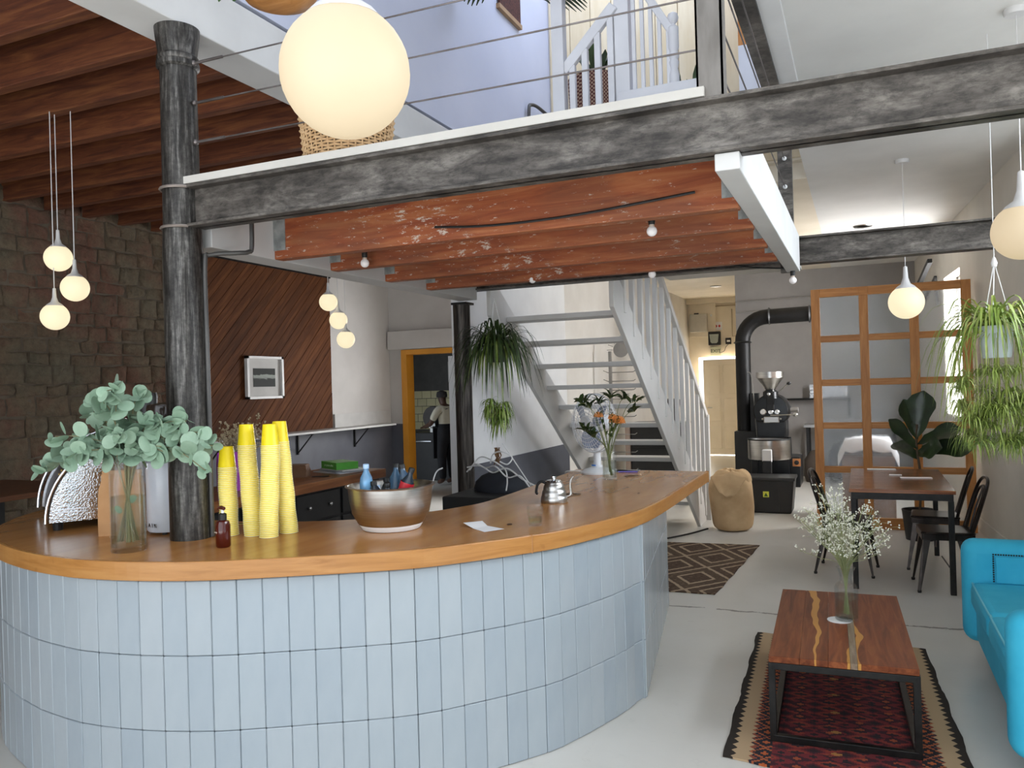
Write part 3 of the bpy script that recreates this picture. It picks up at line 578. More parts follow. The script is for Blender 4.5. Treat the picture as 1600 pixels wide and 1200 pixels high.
# --- white grinder behind the column
t = thing('coffee_grinder', 'white coffee grinder with dark hopper behind the glass vase', 'grinder', (-3.10, 2.90, T), .5)
B().lathe([(.1, .012), (.105, .02), (.105, .30), (.1, .34), (.06, .36)], 32).o('body', M('c6cad2', 'd2d6dc', .2, name='grey_white_enamel'), t, True)
B().lathe([(.065, .35), (.075, .36), (.075, .40), (.06, .41)], 28).o('chrome_neck', CHROME, t, True)
B().lathe([(.06, .41), (.09, .50), (.095, .60), (.09, .62), (.02, .63)], 24).o('hopper', M('2a211c', '382c25', .15, name='smoked_plastic'), t, True)
for a_ in (.5, 2.6, 4.7): B().lathe([(.012, 0), (.012, .02)], 8, (.08*cos(a_), .08*sin(a_), 0)).o('foot', BLACK, t)
text('lettering', 'L A I N', .028, BLACK, t, MX.Rotation(-.62, 4, 'Z')@MX.Translation((0.0, -.1065, .045))@MX.Rotation(rad(90), 4, 'X'))
# --- steam knob and cable by the column
t = thing('steam_knob', 'small brass and chrome valve knob beside the column', 'knob', (-2.79, 2.935, T), .8)
B().lathe([(.03, 0), (.033, .01), (.033, .03), (.03, .035)], 18, (0, 0, .035), axis='x').o('knob', M('8a7a50', 'a09066', .35, .8, name='aged_brass'), t, True); B().box(-.03, -.03, 0, .05, .03, .012).o('foot_plate', STEEL, t); B().tube([(.03, 0, .035), (.12, .01, .035)], .006).o('spindle', CHROME, t)
# --- cup stacks
YEL = M('fbdf18', 'ffe61e', .4, scale=2, name='yellow_cup'); RIMM = M('fbf0ac', 'fdf5c0', .45, scale=2, name='pale_rim')
cm = B().lathe([(.0415, 0), (.0405, .003), (.0315, .098), (.0305, .1), (.0295, .1), (.0295, .097), (.0395, .003)], 24, caps=False)
cm.add([(.0302*cos(2*pi*i/24), .0302*sin(2*pi*i/24), .0965) for i in range(24)], [tuple(range(24))])
cup_me = cm.mesh('cup_body', YEL, True); smooth_angle(cup_me, 35)
rm = B().lathe([(.0405, 0), (.0432, .0008), (.044, .0026), (.0428, .0042), (.0402, .0046)], 24, caps=False); rim_me = rm.mesh('rim', RIMM, True)
def stack(x, y, n, lean, lab):
    rr = random.Random(n+int(x*100)); ph = rr.uniform(0, 6)
    for i in range(n):
        dx = lean*(i/n); wob = .0015*sin(i*.35+ph)
        c = thing('paper_cup', lab.replace('yellow paper cup in', 'topmost yellow paper cup of') if i == n-1 else lab, 'cup', (x+RV.x*(dx+wob), y+RV.y*(dx+wob), T+i*.0085), 0, lab.replace('yellow paper cup in ', 'yellow cups in '))
        inst(cup_me, 'cup_body', c); inst(rim_me, 'rim', c)
stack(-2.735, 2.905, 38, -.004, 'yellow paper cup in the short leftmost stack behind the soap bottle')
stack(-2.612, 2.93, 50, -.024, 'yellow paper cup in the tall left-leaning stack, second from the column')
stack(-2.512, 2.915, 50, .02, 'yellow paper cup in the tall foremost stack with the widest front')
stack(-2.495, 3.035, 51, -.03, 'yellow paper cup in the tallest stack, rearmost and nearest the steel bowl')
# --- soap bottle
t = thing('soap_bottle', 'amber pump soap bottle standing before the yellow cups', 'bottle', (-2.545, 2.665, T), -.3)
AMB = NT('amber_plastic'); AMBM = AMB.set(Base_Color=lin('54160a'), Roughness=.12, Transmission_Weight=.25)
B().lathe([(.001, 0), (.026, 0), (.031, .006), (.031, .095), (.026, .112), (.014, .118), (.014, .122)], 24).o('bottle_body', AMBM, t, True)
B().lathe([(.0165, .118), (.0165, .143), (.01, .147)], 18).o('collar', BLACK, t, True); B().lathe([(.006, .145), (.006, .163)], 10).o('pump_stem', PLAW, t, True)
B().tube([(.012, 0, .167), (-.006, 0, .17), (-.035, 0, .166), (-.04, 0, .158)], [.008, .009, .006, .004], 8).o('pump_head', M('4a2216', '5a2c1e', .3, name='brown_plastic'), t, True)
text('print', 'soap', .012, M('c9b9a8', name='pale_print'), t, MX.Translation((-.006, -.0313, .068))@MX.Rotation(rad(90), 4, 'X'))
# --- steel bowl with drinks
bx_, by_ = -2.07, 3.26
t = thing('steel_bowl', 'large brushed steel bowl holding drink bottles on the bar', 'bowl', (bx_, by_, T))
B().lathe([(.001, .012), (.125, .012), (.155, .03), (.183, .08), (.195, .14), (.2, .2), (.212, .203), (.214, .208), (.2, .21), (.193, .2), (.187, .14), (.175, .08), (.15, .035), (.001, .02)], 48, caps=False).o('shell', STEEL, t, True, angle=50)
B().lathe([(.12, 0), (.135, .002), (.148, .02), (.15, .028), (.14, .028)], 40).o('rubber_base', PLAW, t, True)
def bottle(name, label, loc, tilt, az, prof, bm_, capm, capz, capr, lab=None, labm=None):
    t = thing(name, label, 'bottle', loc); t.rotation_euler = (tilt*cos(az), tilt*sin(az), az)
    B().lathe(prof, 18).o('bottle_body', bm_, t, True); B().lathe([(capr, capz), (capr, capz+.018), (capr*.9, capz+.02)], 14).o('cap', capm, t, True)
    if lab: B().lathe([(lab[0], lab[1]), (lab[0], lab[2])], 18, caps=False).o('label_wrap', labm, t, True)
BLUEB = NT('blue_bottle').set(Base_Color=lin('7fb4dc'), Roughness=.08, Transmission_Weight=.5); DARKB = NT('cola_bottle').set(Base_Color=lin('2c3640'), Roughness=.08, Transmission_Weight=.2)
BLUEC = M('5c8fe0', '6c9ce8', .35, name='blue_cap'); LBLU = M('a9c9ee', 'b9d5f2', .35, name='pale_blue_cap'); RED = M('b5202a', 'c42a34', .4, scale=30, name='red_label')
pr = [(.001, 0), (.03, 0), (.032, .01), (.032, .13), (.028, .155), (.013, .185), (.012, .2)]
bottle('water_bottle', 'pale blue water bottle with a blue cap in the steel bowl', (bx_-.115, by_-.03, T+.09), .12, .3, pr, BLUEB, LBLU, .2, .0145)
bottle('water_bottle', 'bottle with only its pale blue cap showing at the bowl rim', (bx_-.12, by_+.06, T+.028), .25, 1.8, [(.001, 0), (.02, 0), (.022, .1), (.012, .13), (.011, .145)], BLUEB, LBLU, .145, .015)
bottle('cola_bottle', 'dark glass bottle leaning right of centre in the steel bowl', (bx_+.005, by_+.03, T+.085), -.25, .2, pr, NT('slate_bottle').set(Base_Color=lin('4d6c86'), Roughness=.08, Transmission_Weight=.4), BLACK, .2, .0145)
bottle('cola_bottle', 'slate blue bottle beside the red label in the steel bowl', (bx_+.085, by_+.05, T+.085), .2, -.6, pr, NT('slate_bottle2').set(Base_Color=lin('476480'), Roughness=.08, Transmission_Weight=.4), BLACK, .2, .0145)
bottle('cola_bottle', 'dark bottle with a red label tilted in the steel bowl', (bx_+.07, by_-.05, T+.085), .35, .9, pr, DARKB, BLACK, .2, .0145, (.0335, .06, .15), RED)
for dx, dy, lab_ in ((-.035, -.045, 'dark bottle sunk low beside the blue-capped water bottle in the bowl'), (.02, -.07, 'dark bottle sunk low at the front rim of the steel bowl'), (-.05, .07, 'dark bottle half hidden at the back of the steel bowl')):
    bottle('cola_bottle', lab_, (bx_+dx, by_+dy, T+.045), .15, dx*20, [(.001, 0), (.03, 0), (.031, .12), (.028, .14), (.013, .165)], DARKB, BLACK, .165, .0155)
# --- paper, coin ring, glass, kettle
tag(B().add([(-1.762, 3.408, T+.012), (-1.70, 3.49, T+.01), (-1.64, 3.42, T+.001), (-1.521, 3.349, T+.004), (-1.583, 3.267, T+.002), (-1.67, 3.335, T+.001)], [(0, 1, 2, 5), (5, 2, 3, 4)]).o('paper_slip', PAPER), 'curled white paper slip lying on the bar', 'paper')
bpy.data.objects['paper_slip'].modifiers.new('th', 'SOLIDIFY').thickness = .001
tag(B().lathe([(.001, 0), (.012, 0), (.012, .004), (.001, .005)], 14, (-1.552, 3.479, T)).o('knot_plug', M('3a2412', '4a2e18', .6, name='dark_plug')), 'small dark round plug in the bar top beside the paper', 'plug')
tag(B().lathe([(.038, 0), (.06, 0), (.06, .003), (.038, .003)], 24, (-1.61, 4.52, T), caps=False).o('cable_grommet', M('6b5237', '7a6044', .5, name='grommet')), 'round cable grommet in the bar top behind the kettle', 'grommet')
tag(B().lathe([(.03, 0), (.05, 0), (.05, .003), (.03, .003)], 24, (-1.50, 5.50, T), caps=False).o('cable_grommet', M('6b5237', '7a6044', .5, name='grommet')), 'round cable grommet in the bar top in front of the booklet', 'grommet')
t = thing('tumbler', 'small faceted clear drinking glass on the bar', 'glass', (-1.425, 3.495, T))
B().lathe([(.001, 0), (.031, 0), (.034, .008), (.036, .05), (.0395, .062), (.04, .095), (.037, .095), (.036, .062), (.031, .015), (.001, .012)], 10, caps=False).o('glass_body', GL, t, bevel=.002)
B().lathe([(.029, .016), (.032, .04)], 16).o('drink', glass('pale_drink', 'e9e2c4', 0, .4, 1.33), t, True)
t = thing('gooseneck_kettle', 'steel gooseneck pour-over kettle with black handle on the bar', 'kettle', (-1.60, 4.215, T), .45)
B().lathe([(.001, 0), (.074, 0), (.077, .006), (.075, .03), (.069, .038), (.07, .045), (.066, .065), (.06, .073), (.061, .08), (.055, .1), (.048, .108), (.048, .113), (.04, .118), (.001, .122)], 40).o('body', STEEL, t, True, angle=60)
B().lathe([(.044, .116), (.04, .124), (.012, .128), (.01, .136), (.018, .14), (.018, .147), (.001, .15)], 20).o('lid', CHROME, t, True); B().lathe([(.017, .139), (.018, .147), (.001, .151)], 16).o('lid_knob', BLACK, t, True)
B().tube(catmull([(.066, 0, .03), (.094, 0, .04), (.092, 0, .09), (.098, 0, .125), (.112, 0, .14)], 6), [.009]*8+[.006]*10+[.005]*7, 10).o('spout', STEEL, t, True)
B().tube(catmull([(-.045, 0, .108), (-.07, 0, .118), (-.092, 0, .10), (-.10, 0, .06), (-.092, 0, .05)], 6), .011, 10, flat=.7).o('handle', BLACK, t, True)
# --- vase with pincushion flowers
t = thing('flower_vase', 'square-shouldered glass vase of orange pincushion flowers near the fan', 'vase', (-1.60, 5.30, T))
B().lathe([(.001, 0), (.046, 0), (.05, .006), (.05, .18), (.045, .195), (.034, .205), (.034, .22), (.038, .225), (.035, .225), (.031, .205), (.042, .19), (.046, .02), (.001, .015)], 28, caps=False).o('glass_body', GL, t, True)
B().lathe([(.045, .017), (.045, .13)], 20).o('water', WATER, t, True)
rl = random.Random(21); ORF = M('e08a3c', 'f0a860', .6, scale=30, name='orange_petal'); DST = M('5a6230', '6e7440', .6, name='green_stem')
fl = [(-.05, .43), (.035, .415), (.085, .40), (.11, .385), (.06, .39)]
lfm = B().blade([(0, 0, 0), (.03, 0, .008), (.06, 0, .006), (.085, 0, -.004)], [.004, .032, .026, .002], fold=.35).mesh('leaf', LEAFD, True)
for sx, z in fl:
    e = RV*sx+V((rl.uniform(-.03, .03), rl.uniform(-.03, .03), z)); s0 = V((rl.uniform(-.025, .025), rl.uniform(-.025, .025), .03))
    c = catmull([s0, V((s0.x*-.3, s0.y*-.3, .21)), e*.7+V((0, 0, z*.25)), e], 5); B().tube(c, .003, 6).o('stem', DST, t, True)
    b = B(); N = 46
    for i in range(N):
        ph = i*2.39996; yv = 1-(i/N)*1.15; rr_ = sqrt(max(0, 1-yv*yv)); d = V((cos(ph)*rr_, sin(ph)*rr_, yv)); b.tube([e+d*.008, e+d*.026+V((0, 0, .004)), e+d*.036], [.0022, .0016, .0025], 4)
    b.o('pincushion_bloom', ORF, t)
    for j in range(7, len(c)-1, 1): inst(lfm, 'leaf', t, MX.Translation(c[j])@MX.Rotation(rl.uniform(0, 6.3), 4, 'Z')@MX.Rotation(-.9, 4, 'Y')@MX.Scale(.6, 4))
for sx, z, dp in ((-.19, .53, 0), (-.15, .50, .04), (-.06, .52, .05), (.02, .56, -.02), (.13, .55, .03), (.2, .53, -.03), (.19, .46, .03), (-.17, .34, .0), (-.12, .30, -.03)):
    e = RV*sx+V((-.4, .917, 0))*dp+V((0, 0, z)); c = catmull([V((0, 0, .05)), V((sx*.1, sx*.05, .21)), e*.62+V((0, 0, z*.3)), e], 6); B().tube(c, [.003]*10+[.002]*(len(c)-10), 6).o('stem', DST, t, True)
    for j in range(len(c)-5, len(c)):
        for s_ in (0, 1): inst(lfm, 'leaf', t, MX.Translation(c[j])@MX.Rotation(rl.uniform(0, 6.3), 4, 'Z')@MX.Rotation(rl.uniform(-1.1, -.1), 4, 'Y')@MX.Rotation(rl.uniform(-.5, .5), 4, 'X')@MX.Scale(rl.uniform(.75, 1.05), 4))
# --- desk fan
t = thing('desk_fan', 'white desk fan with a wire cage and grey-blue blades', 'fan', (-1.80, 5.66, T), atan2(-.846, -.533)+pi/2)
WP = M('dfe0e2', 'e8e9ea', .35, name='fan_white'); FB = NT('fan_blade').set(Base_Color=lin('94a0b8'), Roughness=.25, Transmission_Weight=.15)
B().lathe([(.125, 0), (.125, .012), (.1, .03), (.045, .045), (.035, .06)], 32).o('base', WP, t, True); B().lathe([(.03, .05), (.024, .2), (.024, .36)], 20).o('pole', WP, t, True)
B().box(-.02, -.041, .055, .02, -.033, .064).o('speed_button', M('3a86d8', name='blue_button'), t)
hz_ = .37
B().lathe([(.05, .0), (.058, .03), (.058, .10), (.04, .13)], 20, (0, 0, hz_), axis='y').o('motor_housing', WP, t, True)
b = B()
for rr_, yy in ((.215, -.04), (.215, 0), (.2, -.07), (.17, -.085), (.14, -.095), (.11, -.1), (.08, -.103), (.2, .03), (.16, .05), (.11, .06)): b.tube([(rr_*cos(2*pi*i/36), yy, hz_+rr_*sin(2*pi*i/36)) for i in range(37)], .0024 if rr_ < .21 else .0045, 4, caps=False)
for i in range(44):
    a_ = 2*pi*i/44; b.tube([(q*cos(a_), y, hz_+q*sin(a_)) for q, y in ((.05, -.105), (.11, -.1), (.17, -.086), (.205, -.065), (.215, -.02), (.2, .03), (.1, .06))], .0017, 4, caps=False)
b.o('wire_cage', WP, t)
for i in range(3):
    b = B(); a0 = i*2*pi/3+.5; n = 8; vs_ = []
    for j in range(n+1):
        q = .03+j/n*.155; wv = .75*sin(pi*(.18+.72*j/n)); vs_ += [(q*cos(a0+s_*wv), -.05+s_*.035, hz_+q*sin(a0+s_*wv)) for s_ in (-.9, -.3, .3, .9)]
    b.add(vs_, [(4*j+s_, 4*j+s_+1, 4*j+s_+5, 4*j+s_+4) for j in range(n) for s_ in range(3)]); b.o('blade', FB, t, True)
B().lathe([(.001, -.118), (.05, -.115), (.058, -.107), (.058, -.1)], 24, (0, 0, hz_), axis='y').o('badge_disc', WP, t, True); B().cb((0, -.119, hz_), (.022, .003, .018)).o('badge', M('555a60', name='badge_grey'), t)
t = thing('booklet', 'folded white and violet leaflets lying behind the flower vase', 'booklet', (-1.60, 5.82, T), .12)
B().add([(-.1, -.09, .001), (.07, -.09, .001), (.07, .07, .001), (-.1, .07, .001), (-.08, -.085, .022), (.08, -.07, .012)], [(0, 1, 2, 3), (0, 3, 4), (1, 5, 2), (3, 2, 5, 4)]).o('leaflet', PAPER, t); B().box(-.07, -.098, .002, .07, -.092, .01).o('violet_edge', M('7c74d0', name='violet_print'), t)
# ================================================================== LEFT BAY
# diagonal plank panel, each plank clipped to the panel rectangle (y 6.6-9.38, z 1.13-3.25)
pt = thing('plank_panel', 'panel of diagonal brown timber planks on the left wall', 'wall panel', (-6.9, 0, 0))
PLK = woodmat('diagonal_plank', '472610', '5c3519', '6f4323', 1, .7, .3, 5, spec=.15)
def clip(poly, ax, val, keep_less):
    out = []
    for i in range(len(poly)):
        a_, b_ = poly[i], poly[(i+1) % len(poly)]; ia = (a_[ax] <= val) == keep_less or a_[ax] == val; ib = (b_[ax] <= val) == keep_less or b_[ax] == val
        if ia: out.append(a_)
        if ia != ib: t_ = (val-a_[ax])/(b_[ax]-a_[ax]); out.append((a_[0]+(b_[0]-a_[0])*t_, a_[1]+(b_[1]-a_[1])*t_))
    return out
wd = .115; ang = rad(45); dv = (cos(ang), sin(ang)); nv = (-sin(ang), cos(ang)); i = 0
for kx in range(-60, 60):
    o_ = kx*wd; c0 = (6.6+nv[0]*o_, 1.13+nv[1]*o_)
    poly = [(c0[0]-dv[0]*6, c0[1]-dv[1]*6), (c0[0]+dv[0]*6, c0[1]+dv[1]*6), (c0[0]+dv[0]*6+nv[0]*(wd-.004), c0[1]+dv[1]*6+nv[1]*(wd-.004)), (c0[0]-dv[0]*6+nv[0]*(wd-.004), c0[1]-dv[1]*6+nv[1]*(wd-.004))]
    for ax, val, less in ((0, 6.6, False), (0, 9.38, True), (1, 1.13, False), (1, 3.25, True)):
        poly = clip(poly, ax, val, less) if poly else poly
    if len(poly) < 3: continue
    n = len(poly); d = .02+U(0, .004); b = B(); b.add([(0, y, z) for y, z in poly]+[(d, y, z) for y, z in poly], [tuple(range(n)), tuple(range(n, 2*n))[::-1]]+[(j, n+j, n+(j+1) % n, (j+1) % n) for j in range(n)])
    # mesh re-laid so the grain follows the plank
    ob = b.o('plank', PLK, pt, bevel=.002); R_ = MX.Rotation(-ang, 4, 'X')
    ob.data.transform(R_); ob.matrix_basis = MX.Rotation(ang, 4, 'X')
B().box(.0, 6.55, 1.13, .04, 6.6, 3.28).o('edge_trim', BLACKM, pt); B().box(0, 6.6, 3.25, .035, 9.4, 3.30).o('edge_trim', BLACKM, pt)
t = thing('picture_frame', 'white framed dark photograph hanging on the plank panel', 'picture', (-6.872, 7.96, 1.845), 0)
WF = M('d8d6d2', 'e2e0dc', .4, name='white_frame')
B().box(0, -.33, -.26, .012, .33, .26).o('mount', M('c8c6c2', 'cfcdc9', .7, name='mount_card'), t)
for (y0, y1, z0, z1) in ((-.335, -.3, -.265, .265), (.3, .335, -.265, .265), (-.335, .335, -.265, -.235), (-.335, .335, .235, .265)): B().box(0, y0, z0, .045, y1, z1).o('frame_bar', WF, t)
k = NT('dark_photo'); X = k.xyz(k.map()); k.l(k.ramp(k.math('ADD', X[2], k.math('MULTIPLY', k.noise(k.map((1, 1, 3)), 14, 3), .06)), [(.0, '1d211c'), (.012, '20241f'), (.02, '8d938c'), (.06, '9fa59c'), (.07, '15170f')], 'LINEAR'), k.b.inputs[0])
k.b.inputs[0].links[0].from_node.color_ramp.interpolation = 'EASE'; mp = k.t.nodes['Mapping'] if 'Mapping' in k.t.nodes else None
B().box(.012, -.2, -.115, .016, .2, .115).o('photograph', k.set(Roughness=.7), t)
# wall shelf with brackets
t = thing('wall_shelf', 'long pale wall shelf on black brackets under the plank panel', 'shelf', (-6.89, 0, 1.10))
B().box(0, 6.4, 0, .30, 10.6, .028).o('board', M('c6c5c2', 'd0cfcc', .5, name='shelf_white'), t, bevel=.003)
for y in (7.0, 8.6, 9.9):
    b = B(); b.bar((.01, y, -.28), (.01, y, 0), .02, .03); b.bar((0, y, -.008), (.27, y, -.008), .02, .015); b.bar((.012, y, -.26), (.25, y, -.015), .014, .014); b.o('bracket', BLACK, t)
# back bench
t = thing('back_bench', 'wood-topped black back bench with drawers behind the bar', 'bench', (-4.85, 3.3, 0))
B().box(0, 0, .82, .68, 3.2, .9).o('worktop', woodmat('bench_wood', '6b3c1e', '84502b', '9b663b', 1, .35, 0, 4), t, bevel=.005)
B().box(.03, .03, 0, .63, 3.15, .82).o('carcass', BLACK, t)
for i in range(5):
    d = B().box(.63, .06+i*.62, .58, .65, .64+i*.62, .80).o('drawer', BLACK, t, bevel=.004); B().sph((.668, .20+i*.62, .69), .016, 12, 8).o('knob', STEEL, d, True); B().sph((.668, .48+i*.62, .69), .016, 12, 8).o('knob', STEEL, d, True)
    B().box(.63, .06+i*.62, .08, .648, .64+i*.62, .56).o('door', BLACK, t, bevel=.004)
t = thing('green_box', 'bright green boxed book lying on papers on the back bench', 'book', (-4.47, 6.18, .932), -.5)
GRN = M('4fa436', '5cb342', .4, name='green_card'); B().box(-.16, -.11, 0, .16, .11, .065).o('box_body', GRN, t, bevel=.003); text('lettering', 'pro green coffee', .028, M('d8f0c8', name='pale_green_print'), t, MX.Translation((0, -.1105, .035))@MX.Rotation(rad(90), 4, 'X'))
for i, (lab, dz, ro, col) in enumerate((('white magazine under the green box', 0, -.3, 'd9dadd'), ('grey magazine on top of the white one, under the green box', .011, -.55, 'a9b0b8'), ('thin white sheaf of papers just under the green box', .022, -.42, 'e4e4e6'))):
    tag(B().box(-.2, -.14, 0, .2, .14, .009).o('magazine', M(col, col, .5, name='magazine_'+col), bevel=.001, loc=(-4.47+.02*i, 6.16+.02*i, .9005+dz)), lab, 'magazine'); bpy.data.objects['magazine' if i == 0 else 'magazine.%03d' % i].rotation_euler = (0, 0, ro)
kraft('paper_bag', 'small brown paper bag lying on the back bench', (-4.62, 5.72, .9), .24, .16, .11, .4, False, ('6a4a32', '7a5a40'))
t = thing('pen', 'dark pen lying on the back bench beside the magazines', 'pen', (-4.36, 5.75, .906), .5); B().tube([(-.08, 0, 0), (.07, 0, 0)], .005).o('barrel', BLACK, t); B().tube([(.07, 0, 0), (.09, 0, 0)], [.005, .001]).o('tip', M('b06a3a', name='pen_tip'), t)
# dried flowers on the bench
rl = random.Random(31)
def dried(name, label, loc, vase_prof, vase_mat, n, spread, z0, z1, colst, colfl, fr=.006, cat='vase', water=None, lean=(0, 0), per=9, sub=3):
    t = thing(name, label, cat, loc); B().lathe(vase_prof, 24, caps=False).o('vase_body', vase_mat, t, True)
    if water: B().lathe(water, 20).o('water', WATER, t, True)
    neck = vase_prof[[p[1] for p in vase_prof].index(max(p[1] for p in vase_prof))][1]
    sb, fb = B(), B()
    for i in range(n):
        a_ = rl.uniform(0, 2*pi); q = spread*sqrt(rl.random()); h = rl.uniform(z0, z1)*(1-.25*(q/spread)**2)
        e = V((q*cos(a_)+lean[0], q*sin(a_)+lean[1], h)); s0 = V((-.25*rl.uniform(0, .06)*cos(a_), -.25*rl.uniform(0, .06)*sin(a_), .03))
        c = catmull([s0, V((e.x*.10, e.y*.10, neck)), V((e.x*.55, e.y*.55, neck+(h-neck)*.55)), e], 5); sb.tube(c, .0012, 4)
        for j in range(per):
            base_ = c[-1-rl.randint(0, 5)]; d = V((rl.uniform(-1, 1), rl.uniform(-1, 1), rl.uniform(-.1, 1))).normalized()*rl.uniform(.02, .06); tip = base_+d; sb.tube([base_, tip], .0008, 3)
            for m_ in range(sub):
                pp = tip+V((rl.uniform(-.01, .01), rl.uniform(-.01, .01), rl.uniform(-.008, .008))); fb.sph(pp, fr*rl.uniform(.6, 1.1), 5, 3)
    stuff(sb.o('stems', colst, t)); stuff(fb.o('blossom', colfl, t)); return t
dried('dried_flowers', 'beige dried flowers in a dark jar on the back bench', (-4.55, 5.0, .9), [(.001, 0), (.05, 0), (.055, .1), (.04, .16), (.042, .18), (.001, .1)], M('3a332c', '463e36', .3, name='dark_jar'), 30, .2, .38, .60, M('8a7a5c', '9a8a6a', .8, name='dry_stem'), M('b8a684', 'cbbb9c', .8, name='beige_blossom'), .008)
t = thing('coffee_bag', 'purple coffee packet standing on the back bench behind the cups', 'packet', (-4.5, 4.80, .9), .95)
B().add([(-.09, -.05, 0), (.09, -.05, 0), (.09, .05, 0), (-.09, .05, 0), (-.09, -.045, .22), (.09, -.045, .22), (.09, .045, .22), (-.09, .045, .22), (-.09, -.006, .30), (.09, -.006, .30), (.09, .006, .30), (-.09, .006, .30)], [(3, 2, 1, 0), (0, 1, 5, 4), (1, 2, 6, 5), (2, 3, 7, 6), (3, 0, 4, 7), (4, 5, 9, 8), (5, 6, 10, 9), (6, 7, 11, 10), (7, 4, 8, 11), (8, 9, 10, 11)]).o('packet_body', M('a535b0', 'b344bd', .4, name='purple_foil'), t, bevel=.004)
text('lettering', 'COFFEE', .045, M('f0d8f2', name='pale_pink_print'), t, MX.Translation((0, -.0515, .16))@MX.Rotation(rad(90), 4, 'X'))
t = thing('till_screen', 'black till screen on a stand behind the leftmost cups', 'monitor', (-4.42, 4.15, .9), .9)
B().box(-.1, -.08, 0, .1, .08, .015).o('stand_base', BLACK, t); B().bar((0, 0, .01), (0, .03, .16), .05, .02).o('stand_neck', BLACK, t); b = B().box(-.17, -.012, -.12, .17, .012, .12); b.o('screen', M('0c0c0e', '121214', .2, name='dark_screen'), t, bevel=.004).matrix_basis = MX.Translation((0, .02, .25))@MX.Rotation(-.35, 4, 'X')
# high table and chair by the stone wall
t = thing('bar_table', 'dark wooden high table beside the stone wall', 'table', (-6.05, 3.95, 0))
DW = woodmat('dark_table_wood', '4a2a18', '603a22', '74492c', 1, .5, 0)
B().box(-.75, -.55, .93, .45, .62, .97).o('tabletop', DW, t, bevel=.004)
for x in (-.65, .35):
    for y in (-.45, .5): B().box(x-.03, y-.03, 0, x+.03, y+.03, .93).o('leg', BLACK, t)
t = thing('bar_stool', 'wooden-seated black metal stool beside the high table', 'stool', (-5.35, 4.05, 0), .5)
B().box(-.18, -.18, .66, .18, .18, .69).o('seat', DW, t, bevel=.008)
for sx in (-1, 1):
    for sy in (-1, 1): B().tube([(.15*sx, .15*sy, .66), (.2*sx, .2*sy, 0)], .012).o('leg', BLACK, t)
B().tube(catmull([(-.17, .17, .68), (-.18, .2, .85), (-.1, .21, .92), (.1, .21, .92), (.18, .2, .85), (.17, .17, .68)], 5), .011).o('backrest', BLACK, t, True)
# conduits
PIPE = M('4c4a48', '5c5a57', .45, .4, name='grey_conduit')
tag(B().tube(catmull([(-2.773, 2.836, .995), (-2.773, 2.836, 1.8), (-2.773, 2.836, 2.25), (-2.76, 2.86, 2.30), (-2.68, 2.95, 2.315), (-2.66, 3.0, 2.325), (-2.655, 3.02, 2.36), (-2.655, 3.02, 2.58)], 5), .011, 10).o('conduit_pipe', PIPE, smooth=True), 'thin grey metal conduit bending beside the front column', 'pipe')
tag(B().tube(catmull([(-2.76, 6.9, 3.66), (-2.76, 6.9, 4.18), (-2.75, 6.95, 4.27), (-2.7, 7.1, 4.25), (-2.6, 7.4, 4.1), (-2.55, 7.5, 3.66)], 5), .016, 10).o('conduit_pipe', PIPE, smooth=True), 'bent grey metal pipe at the corner of the upper wall', 'pipe')
# ================================================================== KITCHEN COOK
def skin(name, joints, edges, mat, parent=None):
    me = bpy.data.meshes.new(name); me.from_pydata([j[0] for j in joints], edges, []); me.materials.append(mat)
    o = bpy.data.objects.new(name, me); COL.objects.link(o); o.parent = parent
    md = o.modifiers.new('skin', 'SKIN'); md.use_smooth_shade = True
    for d_, j in zip(me.skin_vertices[0].data, joints): d_.radius = (j[1], j[2] if len(j) > 2 else j[1]); d_.use_root = False
    me.skin_vertices[0].data[0].use_root = True
    s = o.modifiers.new('sub', 'SUBSURF'); s.levels = 2; s.render_levels = 2; return o
SKIN = M('4a3226', '583c2e', .5, name='skin'); SHIRT = M('cfc9b4', 'd8d2be', .8, name='cream_shirt'); APR = M('17171b', '1e1e23', .8, name='dark_apron')
t = thing('person', 'cook in cream shirt and dark apron working in the kitchen', 'person', (-6.50, 12.05, 0), rad(-116))
J = [((0, 0, .86), .13, .10), ((0, 0, 1.02), .12, .09), ((0, -.02, 1.2), .15, .10), ((0, -.03, 1.31), .10, .08), ((0, -.05, 1.36), .05), ((0, -.09, 1.41), .06, .07), ((0, -.11, 1.49), .075, .085), ((0, -.11, 1.56), .05),
     ((.17, -.02, 1.27), .055), ((.25, -.10, 1.05), .045), ((.20, -.33, .99), .035), ((.19, -.40, .985), .03), ((-.17, -.02, 1.27), .055), ((-.25, -.10, 1.05), .045), ((-.20, -.33, .99), .035), ((-.19, -.40, .985), .03),
     ((.09, 0, .78), .09), ((.10, -.02, .45), .065), ((.10, .0, .08), .045), ((.10, -.15, .04), .035), ((-.09, 0, .78), .09), ((-.10, -.02, .45), .065), ((-.10, 0, .08), .045), ((-.10, -.15, .04), .035)]
E_ = [(0, 1), (1, 2), (2, 3), (3, 4), (4, 5), (5, 6), (6, 7), (3, 8), (8, 9), (9, 10), (10, 11), (3, 12), (12, 13), (13, 14), (14, 15), (0, 16), (16, 17), (17, 18), (18, 19), (0, 20), (20, 21), (21, 22), (22, 23)]
skin('body', J, E_, SKIN, t)
skin('shirt', [((0, 0, .84), .155, .125), ((0, 0, 1.05), .14, .11), ((0, -.02, 1.2), .165, .118), ((0, -.03, 1.31), .11, .09), ((.17, -.02, 1.27), .07), ((.24, -.08, 1.09), .062), ((-.17, -.02, 1.27), .07), ((-.24, -.08, 1.09), .062)], [(0, 1), (1, 2), (2, 3), (3, 4), (4, 5), (3, 6), (6, 7)], SHIRT, t)
